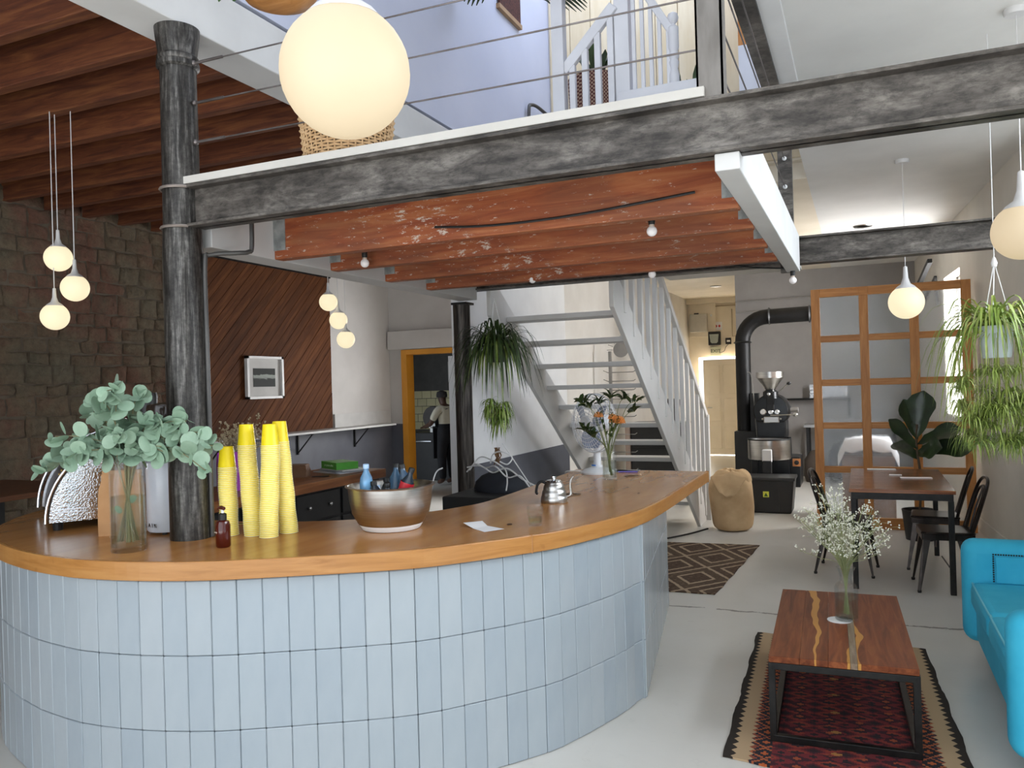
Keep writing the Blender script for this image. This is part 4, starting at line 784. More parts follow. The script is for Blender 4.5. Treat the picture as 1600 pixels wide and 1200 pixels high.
skin('trousers', [((0, 0, .90), .155, .13), ((.09, 0, .78), .105), ((.10, -.02, .45), .085), ((.10, 0, .09), .065), ((-.09, 0, .78), .105), ((-.10, -.02, .45), .085), ((-.10, 0, .09), .065), ((0, 0, 1.0), .15, .122), ((0, 0, .80), .16, .135)], [(8, 1), (1, 2), (2, 3), (8, 4), (4, 5), (5, 6), (0, 7), (0, 8)], APR, t)
b = B(); b.box(-.17, -.17, .45, .17, -.15, 1.0); b.box(-.12, -.165, 1.0, .12, -.15, 1.25); b.bar((-.1, -.15, 1.24), (-.05, .11, 1.30), .025, .008); b.bar((.1, -.15, 1.24), (.05, .11, 1.30), .025, .008); b.bar((-.165, -.15, .98), (-.15, .12, .98), .03, .01); b.bar((.165, -.15, .98), (.15, .12, .98), .03, .01); b.bar((-.15, .125, .98), (.15, .125, .98), .01, .03); b.o('apron', APR, t, bevel=.006)
B().lathe([(.089, 1.49), (.092, 1.53), (.08, 1.585), (.03, 1.605), (.001, 1.607)], 20, (0, -.11, 0), 1, 1.1).o('cap', M('221f1f', '2c2828', .8, name='dark_cap'), t, True)
for sx in (-1, 1):
    b = B()
    for i in range(4): b.tube([(.19*sx+(i-1.5)*.017, -.40, .985), (.19*sx+(i-1.5)*.018, -.45, .98), (.19*sx+(i-1.5)*.018, -.475+.006*abs(i-1.5), .955)], [.009, .008, .006], 6)
    b.tube([(.19*sx-.03*sx, -.40, .98), (.15*sx, -.43, .965)], [.009, .007], 6); b.o('fingers', SKIN, t, True)
t = thing('cooking_station', 'dark kitchen range with pans and a round griddle', 'stove', (-6.75, 12.9, 0))
B().box(-.9, -.35, 0, .8, .35, .85).o('range_body', BLACK, t, bevel=.01)
B().lathe([(.001, 0), (.2, 0), (.21, .02), (.2, .03), (.001, .03)], 28, (-.35, -.25, 1.12), axis='y').o('griddle_lid', M('2e2b28', '3a3632', .4, .5, name='iron'), t, True)
for x, rr_, h in ((-.3, .11, .1), (-.05, .09, .16), (.2, .12, .12)):
    b = B().lathe([(rr_, .85), (rr_, .85+h), (rr_*.93, .85+h), (rr_*.93, .86)], 20, (x, -.15, 0), caps=False); b.tube([(x, -.15-rr_, .85+h*.8), (x, -.35-rr_, .88+h*.8)], .012); b.o('pan', STEEL, t, True)
B().box(-.35, -.36, .86, -.05, -.3, 1.02).o('white_tub', PLAW, t, bevel=.01)
for x in (-.5, 0, .5): B().tube([(x-.18, -.38, .7), (x+.18, -.38, .7)], .012).o('rail', CHROME, t)
tag(B().box(-7.2, 13.46, 1.75, -6.85, 13.588, 2.15).o('wall_dispenser', M('8a8984', '96958f', .4, name='grey_plastic'), bevel=.01), 'pale grey dispenser box on the kitchen wall', 'dispenser')
# ================================================================== LAMPS
def lampmat(nm, st, col='fff0cc'):
    return emit(nm, col, st, '9a907c')
L1 = lampmat('opal_glass_soft', .52, 'fbe0b6'); L2 = lampmat('opal_glass_bright', .82, 'fff0c8'); LCAP = M('d8d6d4', 'e0dedc', .4, name='lamp_cap')
def pendant(label, c, D, ztop, mat, group):
    t = thing('pendant_lamp', label, 'lamp', c, 0, group); R_ = D/2
    B().sph((0, 0, 0), R_, 32, 20).o('globe', mat, t, True)
    B().lathe([(R_*.62, R_*.795), (R_*.50, R_*.93), (R_*.26, R_*1.1), (R_*.15, R_*1.45), (R_*.11, R_*2.1), (R_*.05, R_*2.15)], 20).o('stem_cap', LCAP, t, True)
    B().tube([(0, 0, R_*2.1), (0, 0, ztop-c[2])], .003, 6).o('cord', LCAP, t)
    if ztop < 5 and D > .2: B().lathe([(.05, ztop-c[2]-.03), (.055, ztop-c[2]-.02), (.055, ztop-c[2])], 16).o('ceiling_rose', LCAP, t, True)
pendant('big round opal pendant lamp hanging nearest, in front of the mezzanine', (-1.009, 1.456, 2.342), .28, 6.2, L1, 'large opal pendants')
pendant('round opal pendant lamp hanging above the turquoise sofa', (.755, 4.66, 2.345), .28, 3.45, L1, 'large opal pendants')
pendant('round opal pendant lamp hanging in front of the timber screen', (.365, 7.467, 2.257), .28, 3.45, L2, 'large opal pendants')
for c, lab in (((-4.56, 3.445, 2.528), 'uppermost small opal globe of the trio by the stone wall'), ((-4.425, 3.45, 2.332), 'right-hand small opal globe of the trio by the stone wall'), ((-4.545, 3.40, 2.159), 'lowest small opal globe of the trio by the stone wall')): pendant(lab, c, .165, 3.425, L2, 'small opal pendants by the stone wall')
for c, lab in (((-4.313, 5.863, 2.442), 'uppermost small opal globe of the trio by the plank panel'), ((-4.255, 5.925, 2.281), 'middle small opal globe of the trio by the plank panel'), ((-4.192, 5.94, 2.108), 'lowest small opal globe of the trio by the plank panel')): pendant(lab, c, .16, 3.41, L2, 'small opal pendants by the plank panel')
# festoon string under the mezzanine
t = thing('string_lights', 'black festoon cable with frosted bulbs under the mezzanine joists', 'string lights', (0, 0, 0))
BULB = emit('frosted_bulb', 'ece8e6', .12)
spots = [(-2.506, 3.75, 2.385), (-.859, 3.62, 2.37), (-1.989, 4.95, 2.385), (-1.2, 5.03, 2.365), (-.395, 5.6, 2.325)]
for x, y, z in spots:
    s = B().lathe([(.014, .0), (.016, .01), (.016, .05), (.010, .06)], 12, (x, y, z)).o('socket', BLACK, t, True); B().lathe([(.012, .0), (.013, -.008), (.012, -.01)], 12, (x, y, z)).o('bulb_cap', M('c9b7a8', name='bulb_neck'), s, True)
    B().sph((x, y, z-.03), .024, 16, 10).o('bulb', BULB, s, True)
for P in ([(-2.7, 3.74, 2.44), (-2.506, 3.75, 2.445), (-2.3, 3.72, 2.46), (-1.9, 3.5, 2.5)], [(-1.8, 3.28, 2.40), (-1.5, 3.27, 2.375), (-1.1, 3.28, 2.38), (-.6, 3.3, 2.42)], [(-1.3, 3.6, 2.42), (-.95, 3.61, 2.43), (-.859, 3.62, 2.43), (-.6, 3.6, 2.5)], [(-1.5, 4.98, 2.43), (-1.2, 5.03, 2.425), (-.8, 4.95, 2.46)], [(-1.0, 5.3, 2.47), (-.7, 5.5, 2.40), (-.395, 5.6, 2.375)], [(-2.6, 4.9, 2.44), (-1.989, 4.95, 2.445), (-1.5, 4.98, 2.43)]):
    B().tube(catmull(P, 5), .006, 6).o('cable', BLACK, t, True)
# ceiling details
for x, y, lab in ((.067, 10.5, 'round recessed downlight in the ceiling before the timber screen'), (-2.5, 15.6, 'round recessed downlight in the corridor ceiling')):
    t = thing('downlight', lab, 'lamp', (x, y, 3.45)); B().lathe([(.06, -.004), (.1, -.012), (.11, 0)], 24).o('bezel', STEEL, t, True); B().lathe([(.001, -.003), (.06, -.004)], 20).o('lens', M('6b6964', '777570', .3, name='unlit_lens'), t)
# ================================================================== PLANTS
SPD = NT('spider_leaf'); SPD.l(SPD.ramp(SPD.noise(SPD.map(), 14, 3), [(.3, '4f6b28'), (.5, '7d9440'), (.7, 'b3bd78')]), SPD.b.inputs[0]); SPDM = SPD.set(Roughness=.45)
SPL = NT('pale_spider_leaf'); SPL.l(SPL.mix(.5, SPL.ramp(SPL.noise(SPL.map(), 10, 3), [(.3, '4f6e26'), (.5, '86a040'), (.7, 'c4cc84')]), SPL.ramp(SPL.rnd(), [(0, '64822e'), (.6, '93a84e'), (.9, 'b5bd6c'), (1, 'b89a4c')])), SPL.b.inputs[0]); SPLM = SPL.set(Roughness=.45)
SPK = M('22301a', '43562a', .45, scale=12, name='dark_spider_leaf')
def arcblade(p0, az, L, up, droop, wd, n=7):
    pts = []; d = V((cos(az), sin(az), 0))
    for i in range(n+1):
        s_ = i/n; pts.append(V(p0)+d*L*(s_*.75+.1*sin(s_*3))*(1 if droop < 1.5 else (1-.25*s_))+V((0, 0, up*sin(min(1, s_*1.3)*pi/2)*.9-droop*L*s_**2.2)))
    return pts, [wd*(.55+.6*sin(pi*min(1, (s_+.12)/1.12)))*(1 if s_ < .99 else .1) for s_ in [i/n for i in range(n+1)]]
rl = random.Random(41)
# left spider plant by column 2
t = thing('hanging_spider_plant', 'dark green spider plant hanging beside the slim black column', 'plant', (-2.62, 5.70, 1.94))
B().lathe([(.001, -.1), (.07, -.1), (.09, .0), (.095, .03), (.08, .03), (.001, .0)], 20, caps=False).o('pot', M('3a3a34', '46463e', .6, name='dark_pot'), t, True)
for a_ in (.3, 2.4, 4.5): B().tube([(.085*cos(a_), .085*sin(a_), .02), (0, 0, .40)], .003, 5).o('hanger_cord', PLAW, t)
b = B()
for i in range(190):
    az = rl.uniform(0, 2*pi); L = rl.uniform(.18, .52); p, w_ = arcblade((rl.uniform(-.03, .03), rl.uniform(-.03, .03), .01), az, L, rl.uniform(.06, .32), rl.uniform(.5, 1.2), .013); b.blade(p, w_, fold=.3)
stuff(b.o('foliage', SPK, t, True, angle=0)); b = B()
for i in range(60):
    az = rl.uniform(0, 2*pi); L = rl.uniform(.18, .36); p, w_ = arcblade((0, 0, .02), az, L, rl.uniform(.08, .2), rl.uniform(.8, 1.7), .012); b.blade(p, w_, fold=.3)
stuff(b.o('variegated_foliage', SPDM, t, True, angle=0))
b = B(); b2_ = B()
for cx, cz in ((-.04, -.50), (.06, -.47), (.01, -.56), (-.05, -.45), (.05, -.54)):
    b2_.tube([(0, 0, 0), (cx*.8, 0, -.2), (cx, 0, cz)], .002, 4)
    for i in range(55):
        az = rl.uniform(0, 2*pi); p, w_ = arcblade((cx, rl.uniform(-.03, .03), cz+rl.uniform(-.03, .06)), az, rl.uniform(.07, .14), rl.uniform(.0, .06), rl.uniform(.5, 1.6), .009, 5); b.blade(p, w_, fold=.3)
stuff(b2_.o('runners', SPDM, t)); stuff(b.o('plantlets', SPDM, t, True, angle=0))
t = thing('root_cutting', 'small dried root cutting hanging below the spider plant', 'cutting', (-2.63, 5.70, 1.15)); b = B()
for i in range(16): b.tube(catmull([(rl.uniform(-.02, .02), rl.uniform(-.02, .02), .02), (rl.uniform(-.03, .03), rl.uniform(-.03, .03), -.04), (rl.uniform(-.04, .04), rl.uniform(-.03, .03), -rl.uniform(.07, .13))], 3), .003, 4)
stuff(b.o('roots', M('6b4a2c', '8a6440', .8, name='root'), t)); B().tube([(0, 0, .02), (0, 0, .36)], .0015, 4).o('thread', PLAW, t)
# right hanging planter
t = thing('hanging_planter', 'white hanging pot with a trailing variegated spider plant at the right wall', 'plant', (.665, 4.93, 1.83))
POTW = M('d3dde2', 'dfe6ea', .35, name='pale_blue_white_pot')
B().lathe([(.001, -.105), (.066, -.105), (.07, -.09), (.082, .06), (.086, .065), (.08, .065), (.074, .0), (.001, .0)], 28, caps=False).o('pot', POTW, t, True)
top_z = .42
for a_ in (.2, 2.3, 4.4): B().tube([(.08*cos(a_), .08*sin(a_), .06), (.004*cos(a_), .004*sin(a_), .39)], .0025, 5).o('hanger_rod', PLAW, t)
B().lathe([(.012, .38), (.016, .40), (.006, .43)], 10).o('hanger_hub', PLAW, t, True); B().tube([(0, 0, .42), (0, 0, 1.62)], .0025, 5).o('hanger_cord', PLAW, t)
for i in range(150):
    az = rl.uniform(0, 2*pi); L = rl.uniform(.2, .40)
    if i < 14: az = rl.uniform(2.7, 3.9); L = rl.uniform(.38, .52)
    p, w_ = arcblade((rl.uniform(-.04, .04), rl.uniform(-.04, .04), .05), az, L, rl.uniform(.08, .26), rl.uniform(.4, 1.4), .0105)
    B().blade(p, w_, fold=.35).o('leaf', SPLM, t, True, angle=0)
b = B(); b2_ = B()
for i in range(46):
    q = rl.random(); cx = rl.uniform(-.22, .24)*(1-.35*q); cy = rl.uniform(-.14, .14); cz = -.16-q*.40
    b2_.tube(catmull([(0, 0, .06), (cx*1.1, cy, .0), (cx*1.1, cy, -.1), (cx, cy, cz)], 4), .0018, 4)
    for j in range(44):
        az = rl.uniform(0, 2*pi); p, w_ = arcblade((cx+rl.uniform(-.02, .02), cy, cz+rl.uniform(-.02, .02)), az, rl.uniform(.06, .14), rl.uniform(.0, .06), rl.uniform(.1, 1.2), .0055, 5); b.blade(p, w_, fold=.3)
stuff(b2_.o('runners', SPLM, t)); stuff(b.o('plantlets', SPLM, t, True, angle=0))
# fiddle-leaf fig
t = thing('fiddle_leaf_fig', 'fiddle-leaf fig in a black pot before the timber screen', 'plant', (.50, 8.95, 0))
B().lathe([(.001, 0), (.13, 0), (.16, .28), (.165, .3), (.15, .3), (.14, .26), (.001, .26)], 24, caps=False).o('pot', BLACK, t, True)
B().tube(catmull([(0, 0, .25), (.02, 0, .6), (-.01, .01, .95), (.0, 0, 1.15)], 4), .012).o('trunk', M('4a3c2c', '5a4a38', .7, name='bark'), t, True)
FIG = M('1c2b16', '2c4020', .3, scale=8, name='fig_leaf')
def figleaf(base_, d, L, wd, sag, nrm):
    d = V(d).normalized(); nr = V(nrm); nr = (nr-d*nr.dot(d)).normalized(); sd = d.cross(nr); b = B(); n = 9; vs_ = []
    prof = [.06, .32, .52, .60, .66, .82, .98, .96, .7, .05]
    for i in range(n+1):
        s_ = i/n; c = V(base_)+d*L*s_+V((0, 0, -sag*L*s_*s_)); w_ = wd/2*prof[i]
        for j in (-1, -.5, 0, .5, 1): vs_.append(c+sd*w_*j+nr*(abs(j)**1.5*w_*.28+.006*sin(i*2.2+j*3)))
    b.add(vs_, [(5*i+j, 5*i+j+1, 5*i+j+6, 5*i+j+5) for i in range(n) for j in range(4)]); return b
for base_, d, L, wd, sag, nr in (((0, 0, 1.02), (.15, 0, 1), .47, .27, 0, (-.2, -1, .1)), ((0, 0, 1.0), (-.28, 0, 1), .42, .20, 0, (.3, -1, .2)), ((0, 0, .95), (.8, -.1, .42), .44, .24, .1, (-.3, -.6, .7)), ((0, 0, .88), (.9, -.2, .22), .50, .26, .15, (-.1, -.8, .6)), ((0, 0, .9), (-.75, -.1, .9), .40, .16, .0, (.5, -.8, .2)), ((0, 0, .85), (.35, -.5, .22), .36, .25, .1, (0, -.8, .5)), ((0, 0, 1.05), (.1, .3, .9), .4, .2, 0, (0, -1, 0)), ((0, 0, .8), (-.5, .4, .5), .35, .2, .2, (0, -.6, .8))):
    figleaf(base_, d, L, wd, sag, nr).o('leaf', FIG, t, True, angle=0)
# ================================================================== MEZZANINE THINGS
t = thing('wicker_basket', 'pale wicker basket standing at the edge of the mezzanine', 'basket', (-2.12, 3.06, 2.645))
WK = M('b89468', 'cbaa80', .7, scale=20, name='wicker'); b = B()
for i in range(22):
    z = .006+i*.0135; r0 = .185+.03*(z/.3)
    b.tube([((r0+.006*(1 if (j+i) % 2 else -1))*cos(2*pi*j/40), (r0+.006*(1 if (j+i) % 2 else -1))*sin(2*pi*j/40), z) for j in range(41)], .0055, 5, caps=False)
stuff(b.o('weave', WK, t)); b = B()
for j in range(40): a_ = 2*pi*j/40; b.tube([(.185*cos(a_), .185*sin(a_), 0), (.217*cos(a_), .217*sin(a_), .31)], .004, 4)
stuff(b.o('stakes', WK, t)); B().lathe([(.001, 0), (.18, 0), (.205, .28), (.2, .28), (.001, .02)], 24, caps=False).o('lining', M('4a3a28', '5a4832', .8, name='basket_lining'), t, True)
B().tube([(.216*cos(2*pi*j/40), .216*sin(2*pi*j/40), .31) for j in range(41)], .011, 6, caps=False).o('rim', WK, t, True)
t = thing('hanging_bowl_planter', 'hanging terracotta-brown bowl with green leaves above the big lamp', 'plant', (-2.03, 2.5, 3.145))
B().lathe([(.001, 0), (.06, .0), (.13, .03), (.17, .09), (.175, .14), (.16, .14), (.001, .1)], 28, caps=False).o('bowl', woodmat('bowl_wood', '8a5a2c', 'a87440', 'b98550', 0, .45, 0), t, True)
for a_ in (.2, 2.3, 4.4): B().tube([(.16*cos(a_), .16*sin(a_), .13), (0, 0, .9)], .003, 5).o('hanger_cord', WIRE, t)
B().tube([(0, 0, .9), (0, 0, 2.98)], .003, 5).o('hanger_cord', WIRE, t)
GLF = M('2f5a22', '4a7a34', .4, scale=10, name='green_leaf')
for i in range(16):
    az = rl.uniform(0, 2*pi) if i > 5 else rl.uniform(-.5, .6); c = V((.15*cos(az), .15*sin(az), .13)); figleaf(c, (cos(az), sin(az), rl.uniform(-.9, .5)), rl.uniform(.1, .17), .08, .3, (0, 0, 1)).o('leaf', GLF, t, True, angle=0)
t = thing('patterned_planter', 'red and brown patterned basket planter behind the white balusters', 'plant', (-1.72, 5.62, 2.645))
k = NT('woven_pattern'); X = k.xyz(k.map()); ck = k.math('GREATER_THAN', k.math('MULTIPLY', k.math('SINE', k.math('MULTIPLY', X[2], 240)), k.math('SINE', k.math('MULTIPLY', k.math('ADD', X[0], X[1]), 190))), 0)
k.l(k.mix(ck, '5a2420', 'b79a82'), k.b.inputs[0]); B().lathe([(.001, .55), (.16, .55), (.19, .95), (.2, 1.22), (.18, 1.22), (.001, 1.1)], 24, caps=False).o('basket', k.set(Roughness=.8), t, True)
B().box(-.2, -.2, 0, .2, .2, .55).o('plinth', woodmat('plinth_wood', '8a5a2c', 'a87440', 'b98550', 2, .5, 0), t)
for i in range(12):
    az = i*2.4; figleaf((0, 0, 1.18), (cos(az)*.5, sin(az)*.5, 1), rl.uniform(.25, .4), .06, .1, (cos(az), sin(az), .2)).o('leaf', LEAFD, t, True, angle=0)
t = thing('snake_plant', 'dark snake plant standing on the mezzanine behind the turned newel', 'plant', (-1.15, 6.6, 2.645))
B().lathe([(.001, .4), (.14, .4), (.16, .95), (.15, .95), (.001, .9)], 20, caps=False).o('pot', WHITE, t, True); B().box(-.15, -.15, 0, .15, .15, .4).o('plinth', WHITE, t)
for i in range(14): az = i*2.4; figleaf((.05*cos(az), .05*sin(az), .9), (cos(az)*.18, sin(az)*.18, 1), rl.uniform(.5, .85), .07, 0, (cos(az), sin(az), 0)).o('leaf', LEAFD, t, True, angle=0)
t = thing('monstera', 'hanging pot with dark split palm-like leaves beside the upper wall', 'plant', (-2.25, 5.45, 4.75))
B().lathe([(.001, 0), (.12, 0), (.16, .25), (.14, .25), (.001, .2)], 20, caps=False).o('pot', BLACK, t, True); B().tube([(0, 0, .2), (0, 0, 1.45)], .004, 5).o('hanger_cord', WIRE, t)
for hx, hy, hz2, dx in ((.16, 0, -.28, .5), (.14, .2, .1, .6), (-.1, .2, .05, -.5)):
    B().tube(catmull([(0, 0, .2), (hx*.8, hy*.5, .3), (hx*1.2, hy, hz2*.4), (hx, hy, hz2)], 5), .01, 6).o('stem', LEAFD, t, True)
    b = B(); d = V((dx, -.2, -.12)).normalized(); sd = d.cross(V((0, 0, 1))).normalized()
    for i in range(9):
        for s_ in (-1, 1):
            c = V((hx, hy, hz2))+d*(.05+i*.042); tip = c+(sd*s_*.75+d*.5+V((0, 0, -.5))).normalized()*(.20*sin(pi*(i+1.5)/11)); b.blade([c, c.lerp(tip, .5)+V((0, 0, .01)), tip], [.035, .036, .008])
    b.blade([V((hx, hy, hz2)), V((hx, hy, hz2))+d*.2, V((hx, hy, hz2))+d*.42], [.05, .06, .01]); b.o('leaf', LEAFD, t, True, angle=0)
t = thing('wall_hanging', 'dark woven wall hanging with a timber rod on the upper wall', 'wall hanging', (-2.8, 6.55, 4.92))
B().box(.01, -.22, .04, .03, .24, .6).o('woven_panel', M('3a201a', '5c3026', .9, scale=60, bump=.5, name='dark_weave'), t); B().box(.0, -.24, 0, .035, .26, .04).o('rod', M('9a7a5a', 'a88866', .6, name='rod_wood'), t)
t = thing('wood_bulkhead', 'orange timber board above the rear of the mezzanine', 'board', (-.75, 7.2, 4.45)); B().box(-.15, 0, .1, .34, .05, .9).o('board', woodmat('orange_board', 'a8662c', 'bb7a3c', 'c98c50', 2, .4, 0), t); B().box(-.15, -.01, -.8, .34, .05, .1).o('white_panel', GW, t)
# ================================================================== REAR OF THE ROOM
# wire display rack by the stairs wall
t = thing('display_rack', 'tall grey wire display rack against the wall behind the stairs', 'rack', (-3.25, 10.95, 0))
GRM = M('8a8884', '9a9894', .4, .5, name='grey_wire')
B().box(-.02, -.02, 0, .02, .02, 2.1).o('pole', GRM, t); B().box(-.2, -.2, 0, .35, .2, .03).o('foot', GRM, t)
for i in range(14):
    z = .3+i*.125; B().tube([(-.10, -.02, z+.03), (-.04, 0, z), (.33, 0, z), (.36, 0, z+.02)], .006, 5).o('wire_arm', GRM, t)
b = B().lathe([(.001, 0), (.11, 0), (.11, .015), (.001, .015)], 20, (.15, .03, 2.12), axis='y'); b.o('round_plate', M('8f8c88', '9c9995', .5, name='plate_grey'), t, True)
b = B()
for i in range(9): a_ = pi*i/8; b.tube([(.15+.12*cos(a_), .03, 2.12+.12*sin(a_)), (.15+.2*cos(a_), .03, 2.12+.2*sin(a_))], .004, 4)
b.o('spike', GRM, t)
# dark cabinet and pot behind the stairs
t = thing('dark_cabinet', 'black cabinet standing behind the open stairs', 'cabinet', (-2.88, 11.6, 0))
B().box(-.28, 0, 0, .5, .5, 1.02).o('body', BLACK, t, bevel=.01); B().box(-.3, -.02, 1.02, .52, .52, 1.05).o('top', M('2e2c2a', '3a3835', .3, name='dark_top'), t); B().box(-.36, -.02, 0, -.29, .05, 1.02).o('side_post', M('9a8578', 'a89486', .6, name='pinkish_board'), t)
for z in (.34, .68): B().box(-.26, -.02, z, .48, 0, z+.01).o('shelf_edge', BLACKM, t)
t = thing('potted_plant', 'wilted plant in a tapering dark pot on the black cabinet', 'plant', (-2.62, 11.85, 1.05)); B().lathe([(.001, 0), (.10, 0), (.17, .33), (.15, .33), (.001, .3)], 20, caps=False).o('pot', M('2b2522', '3a322e', .5, name='dark_brown_pot'), t, True)
for i in range(16): az = i*2.4; figleaf((0, 0, .3), (cos(az), sin(az), .8), rl.uniform(.12, .22), .11, .6, (0, 0, 1)).o('leaf', M('4a4034', '6a5a4a', .7, scale=10, name='wilted_leaf'), t, True, angle=0)
# burlap sack
t = thing('burlap_sack', 'stuffed brown burlap coffee sack at the foot of the stairs', 'sack', (-1.34, 9.02, 0))
k = NT('burlap'); n1 = k.noise(k.map(), 5, 4); wv = k.n('ShaderNodeTexWave'); wv.inputs['Scale'].default_value = 90; k.l(k.map(), wv.inputs[0]); k.l(k.ramp(n1, [(.3, 'c09c72'), (.7, 'd8b88c')]), k.b.inputs[0]); k.bump(wv.outputs[0], .2, .004); BUR = k.set(Roughness=.95)
b = B(); N = 28; vs_ = []; pf = [(.15, 0), (.205, .02), (.225, .10), (.235, .25), (.24, .40), (.235, .50), (.215, .57), (.16, .625), (.08, .645), (.01, .65)]
for q, z in pf:
    for j in range(N):
        a_ = 2*pi*j/N; q2 = q*(1+.05*sin(3*a_+z*9)+.025*sin(7*a_-z*21)); vs_.append((q2*cos(a_), q2*sin(a_)*.9, z+.02*sin(4*a_)*(z/.65)))
b.add(vs_, [(i*N+j, i*N+(j+1) % N, (i+1)*N+(j+1) % N, (i+1)*N+j) for i in range(len(pf)-1) for j in range(N)]+[tuple(range(N))[::-1]]); b.o('sack_body', BUR, t, True, angle=80, sub=1)
b = B(); vs_ = []
for i in range(7):
    for j in range(9):
        x = (j-4)*.05; s_ = i/6; vs_.append((x*(1-.55*s_)+.0, -.17-.07*sin(s_*1.5)-.004*sin(j*2.1), .645-.05*abs(j-4)/4+.012*sin(j*1.7)-s_*.26*(1-.35*abs(j-4)/4)))
b.add(vs_, [(9*i+j, 9*i+j+1, 9*i+j+10, 9*i+j+9) for i in range(6) for j in range(8)]); o_ = b.o('flap', BUR, t, True, angle=0, sub=1); o_.modifiers.new('th', 'SOLIDIFY').thickness = .012
b = B(); vs_ = []; pf = [(.2, .50), (.218, .55), (.195, .615), (.145, .66), (.09, .665), (.055, .63)]
for q, z in pf:
    for j in range(36):
        a_ = 2*pi*j/36; s_ = (z-.5)/.17; vs_.append(((q+.009*sin(5*a_+1)+.008*sin(13*a_))*cos(a_), .92*(q+.009*sin(5*a_+1))*sin(a_), z+.012*s_*sin(3*a_+2)+.007*sin(9*a_)*s_))
b.add(vs_, [(i*36+j, i*36+(j+1) % 36, (i+1)*36+(j+1) % 36, (i+1)*36+j) for i in range(5) for j in range(36)]); b.o('rolled_collar', BUR, t, True, angle=80, sub=1)
tag(B().tube(catmull([(-1.60, 8.98, .008), (-1.75, 8.6, .008), (-2.05, 8.05, .008), (-2.2, 7.6, .008)], 6), .009, 6).o('floor_cable', BLACK, smooth=True), 'black cable lying across the floor beside the stairs', 'cable')
# roaster
ry = 11.30
t = thing('coffee_roaster', 'black drum coffee roaster with steel hopper and cooling tray', 'roaster', (-1.13, ry, 0))
RB = M('17181a', '222426', .3, .3, scale=5, name='roaster_black')
B().lathe([(.035, 1.45), (.06, 1.50), (.17, 1.66), (.18, 1.66), (.18, 1.74), (.17, 1.74), (.165, 1.67), (.05, 1.51)], 32, (0, .05, 0), caps=False).o('hopper', STEEL, t, True)
B().lathe([(.1, 1.38), (.1, 1.47), (.06, 1.5)], 20, (0, .05, 0)).o('hopper_neck', RB, t, True); B().box(-.03, -.08, 1.3, .05, .02, 1.46).o('chute', BLACKM, t)
B().lathe([(.001, -.06), (.1, -.055), (.215, -.05), (.225, -.03), (.225, .45), (.2, .47), (.001, .47)], 40, (0, .05, 1.21), axis='y').o('drum', RB, t, True); B().lathe([(.215, -.052), (.228, -.045), (.228, -.025)], 40, (0, .05, 1.21), axis='y', caps=False).o('face_ring', BLACKM, t, True)
B().box(-.19, -.03, .84, .19, .45, 1.08).o('plinth', RB, t, bevel=.02)
B().box(-.05, -.03, 1.22, .05, -.005, 1.42).o('bean_door', BLACK, t, bevel=.01)
for x, q in ((-.095, .04), (0, .033), (.08, .033)): g_ = B().lathe([(.001, -.02), (q*.75, -.022), (q, -.015), (q, 0)], 20, (x, 0, 1.20), axis='y').o('gauge', CHROME, t, True); B().lathe([(.001, -.024), (q*.7, -.0235)], 16, (x, 0, 1.20), axis='y').o('dial', M('d8d8d4', name='dial_face'), g_)
b = B().box(-.09, -.05, 1.05, .11, -.005, 1.14); b.box(-.12, -.045, 1.09, -.09, -.01, 1.12); b.box(.11, -.045, 1.09, .14, -.01, 1.12); b.o('discharge_door', STEEL, t, bevel=.012)
for p, q in (((.0, -.06, 1.155), (.32, -.1, 1.165)), ((.12, -.02, 1.48), (.25, -.1, 1.58))): B().tube([p, q], .007, 6).o('lever', STEEL, t); B().sph(q, .03 if q[2] < 1.3 else .024, 12, 8, (1.2, 1, .9)).o('lever_knob', STEEL if q[2] < 1.3 else BLACK, t, True)
B().sph((-.01, -.09, 1.44), .024, 12, 8).o('sampler_knob', CHROME, t, True); B().tube([(-.01, -.08, 1.44), (-.01, 0, 1.44)], .008).o('sampler_rod', STEEL, t)
B().lathe([(.001, 0), (.03, .0), (.035, .1), (.001, .11)], 16, (.24, .15, 1.22), axis='x').o('side_vent', GRM, t, True)
B().lathe([(.001, .60), (.265, .60), (.27, .61), (.27, .85), (.262, .85), (.262, .64), (.001, .64)], 40, (0, -.32, 0), caps=False).o('cooling_tray', STEEL, t, True); B().lathe([(.258, .845), (.277, .85), (.277, .865), (.258, .868)], 40, (0, -.32, 0), caps=False).o('tray_rim', BLACK, t, True)
b = B().box(-.06, -.63, .58, .06, -.58, .74); b.o('tray_gate', PLAW, t, bevel=.01); B().box(-.055, -.66, .44, .055, -.60, .60).o('tray_spout', BLACK, t, bevel=.008)
for sx in (-.2, .2):
    for yy in (-.14, .3): B().box(sx-.03, yy-.03, 0, sx+.03, yy+.03, .84).o('leg', RB, t)
B().box(-.26, -.1, .2, .36, .45, .60).o('motor_cabinet', RB, t, bevel=.01); B().box(.27, -.115, .48, .37, -.10, .58).o('control_plate', M('b87a4a', 'c98a58', .5, .3, name='copper_plate'), t); B().lathe([(.001, -.13), (.03, -.125), (.03, -.11)], 14, (.32, 0, .53), axis='y').o('control_knob', BLACK, t, True)
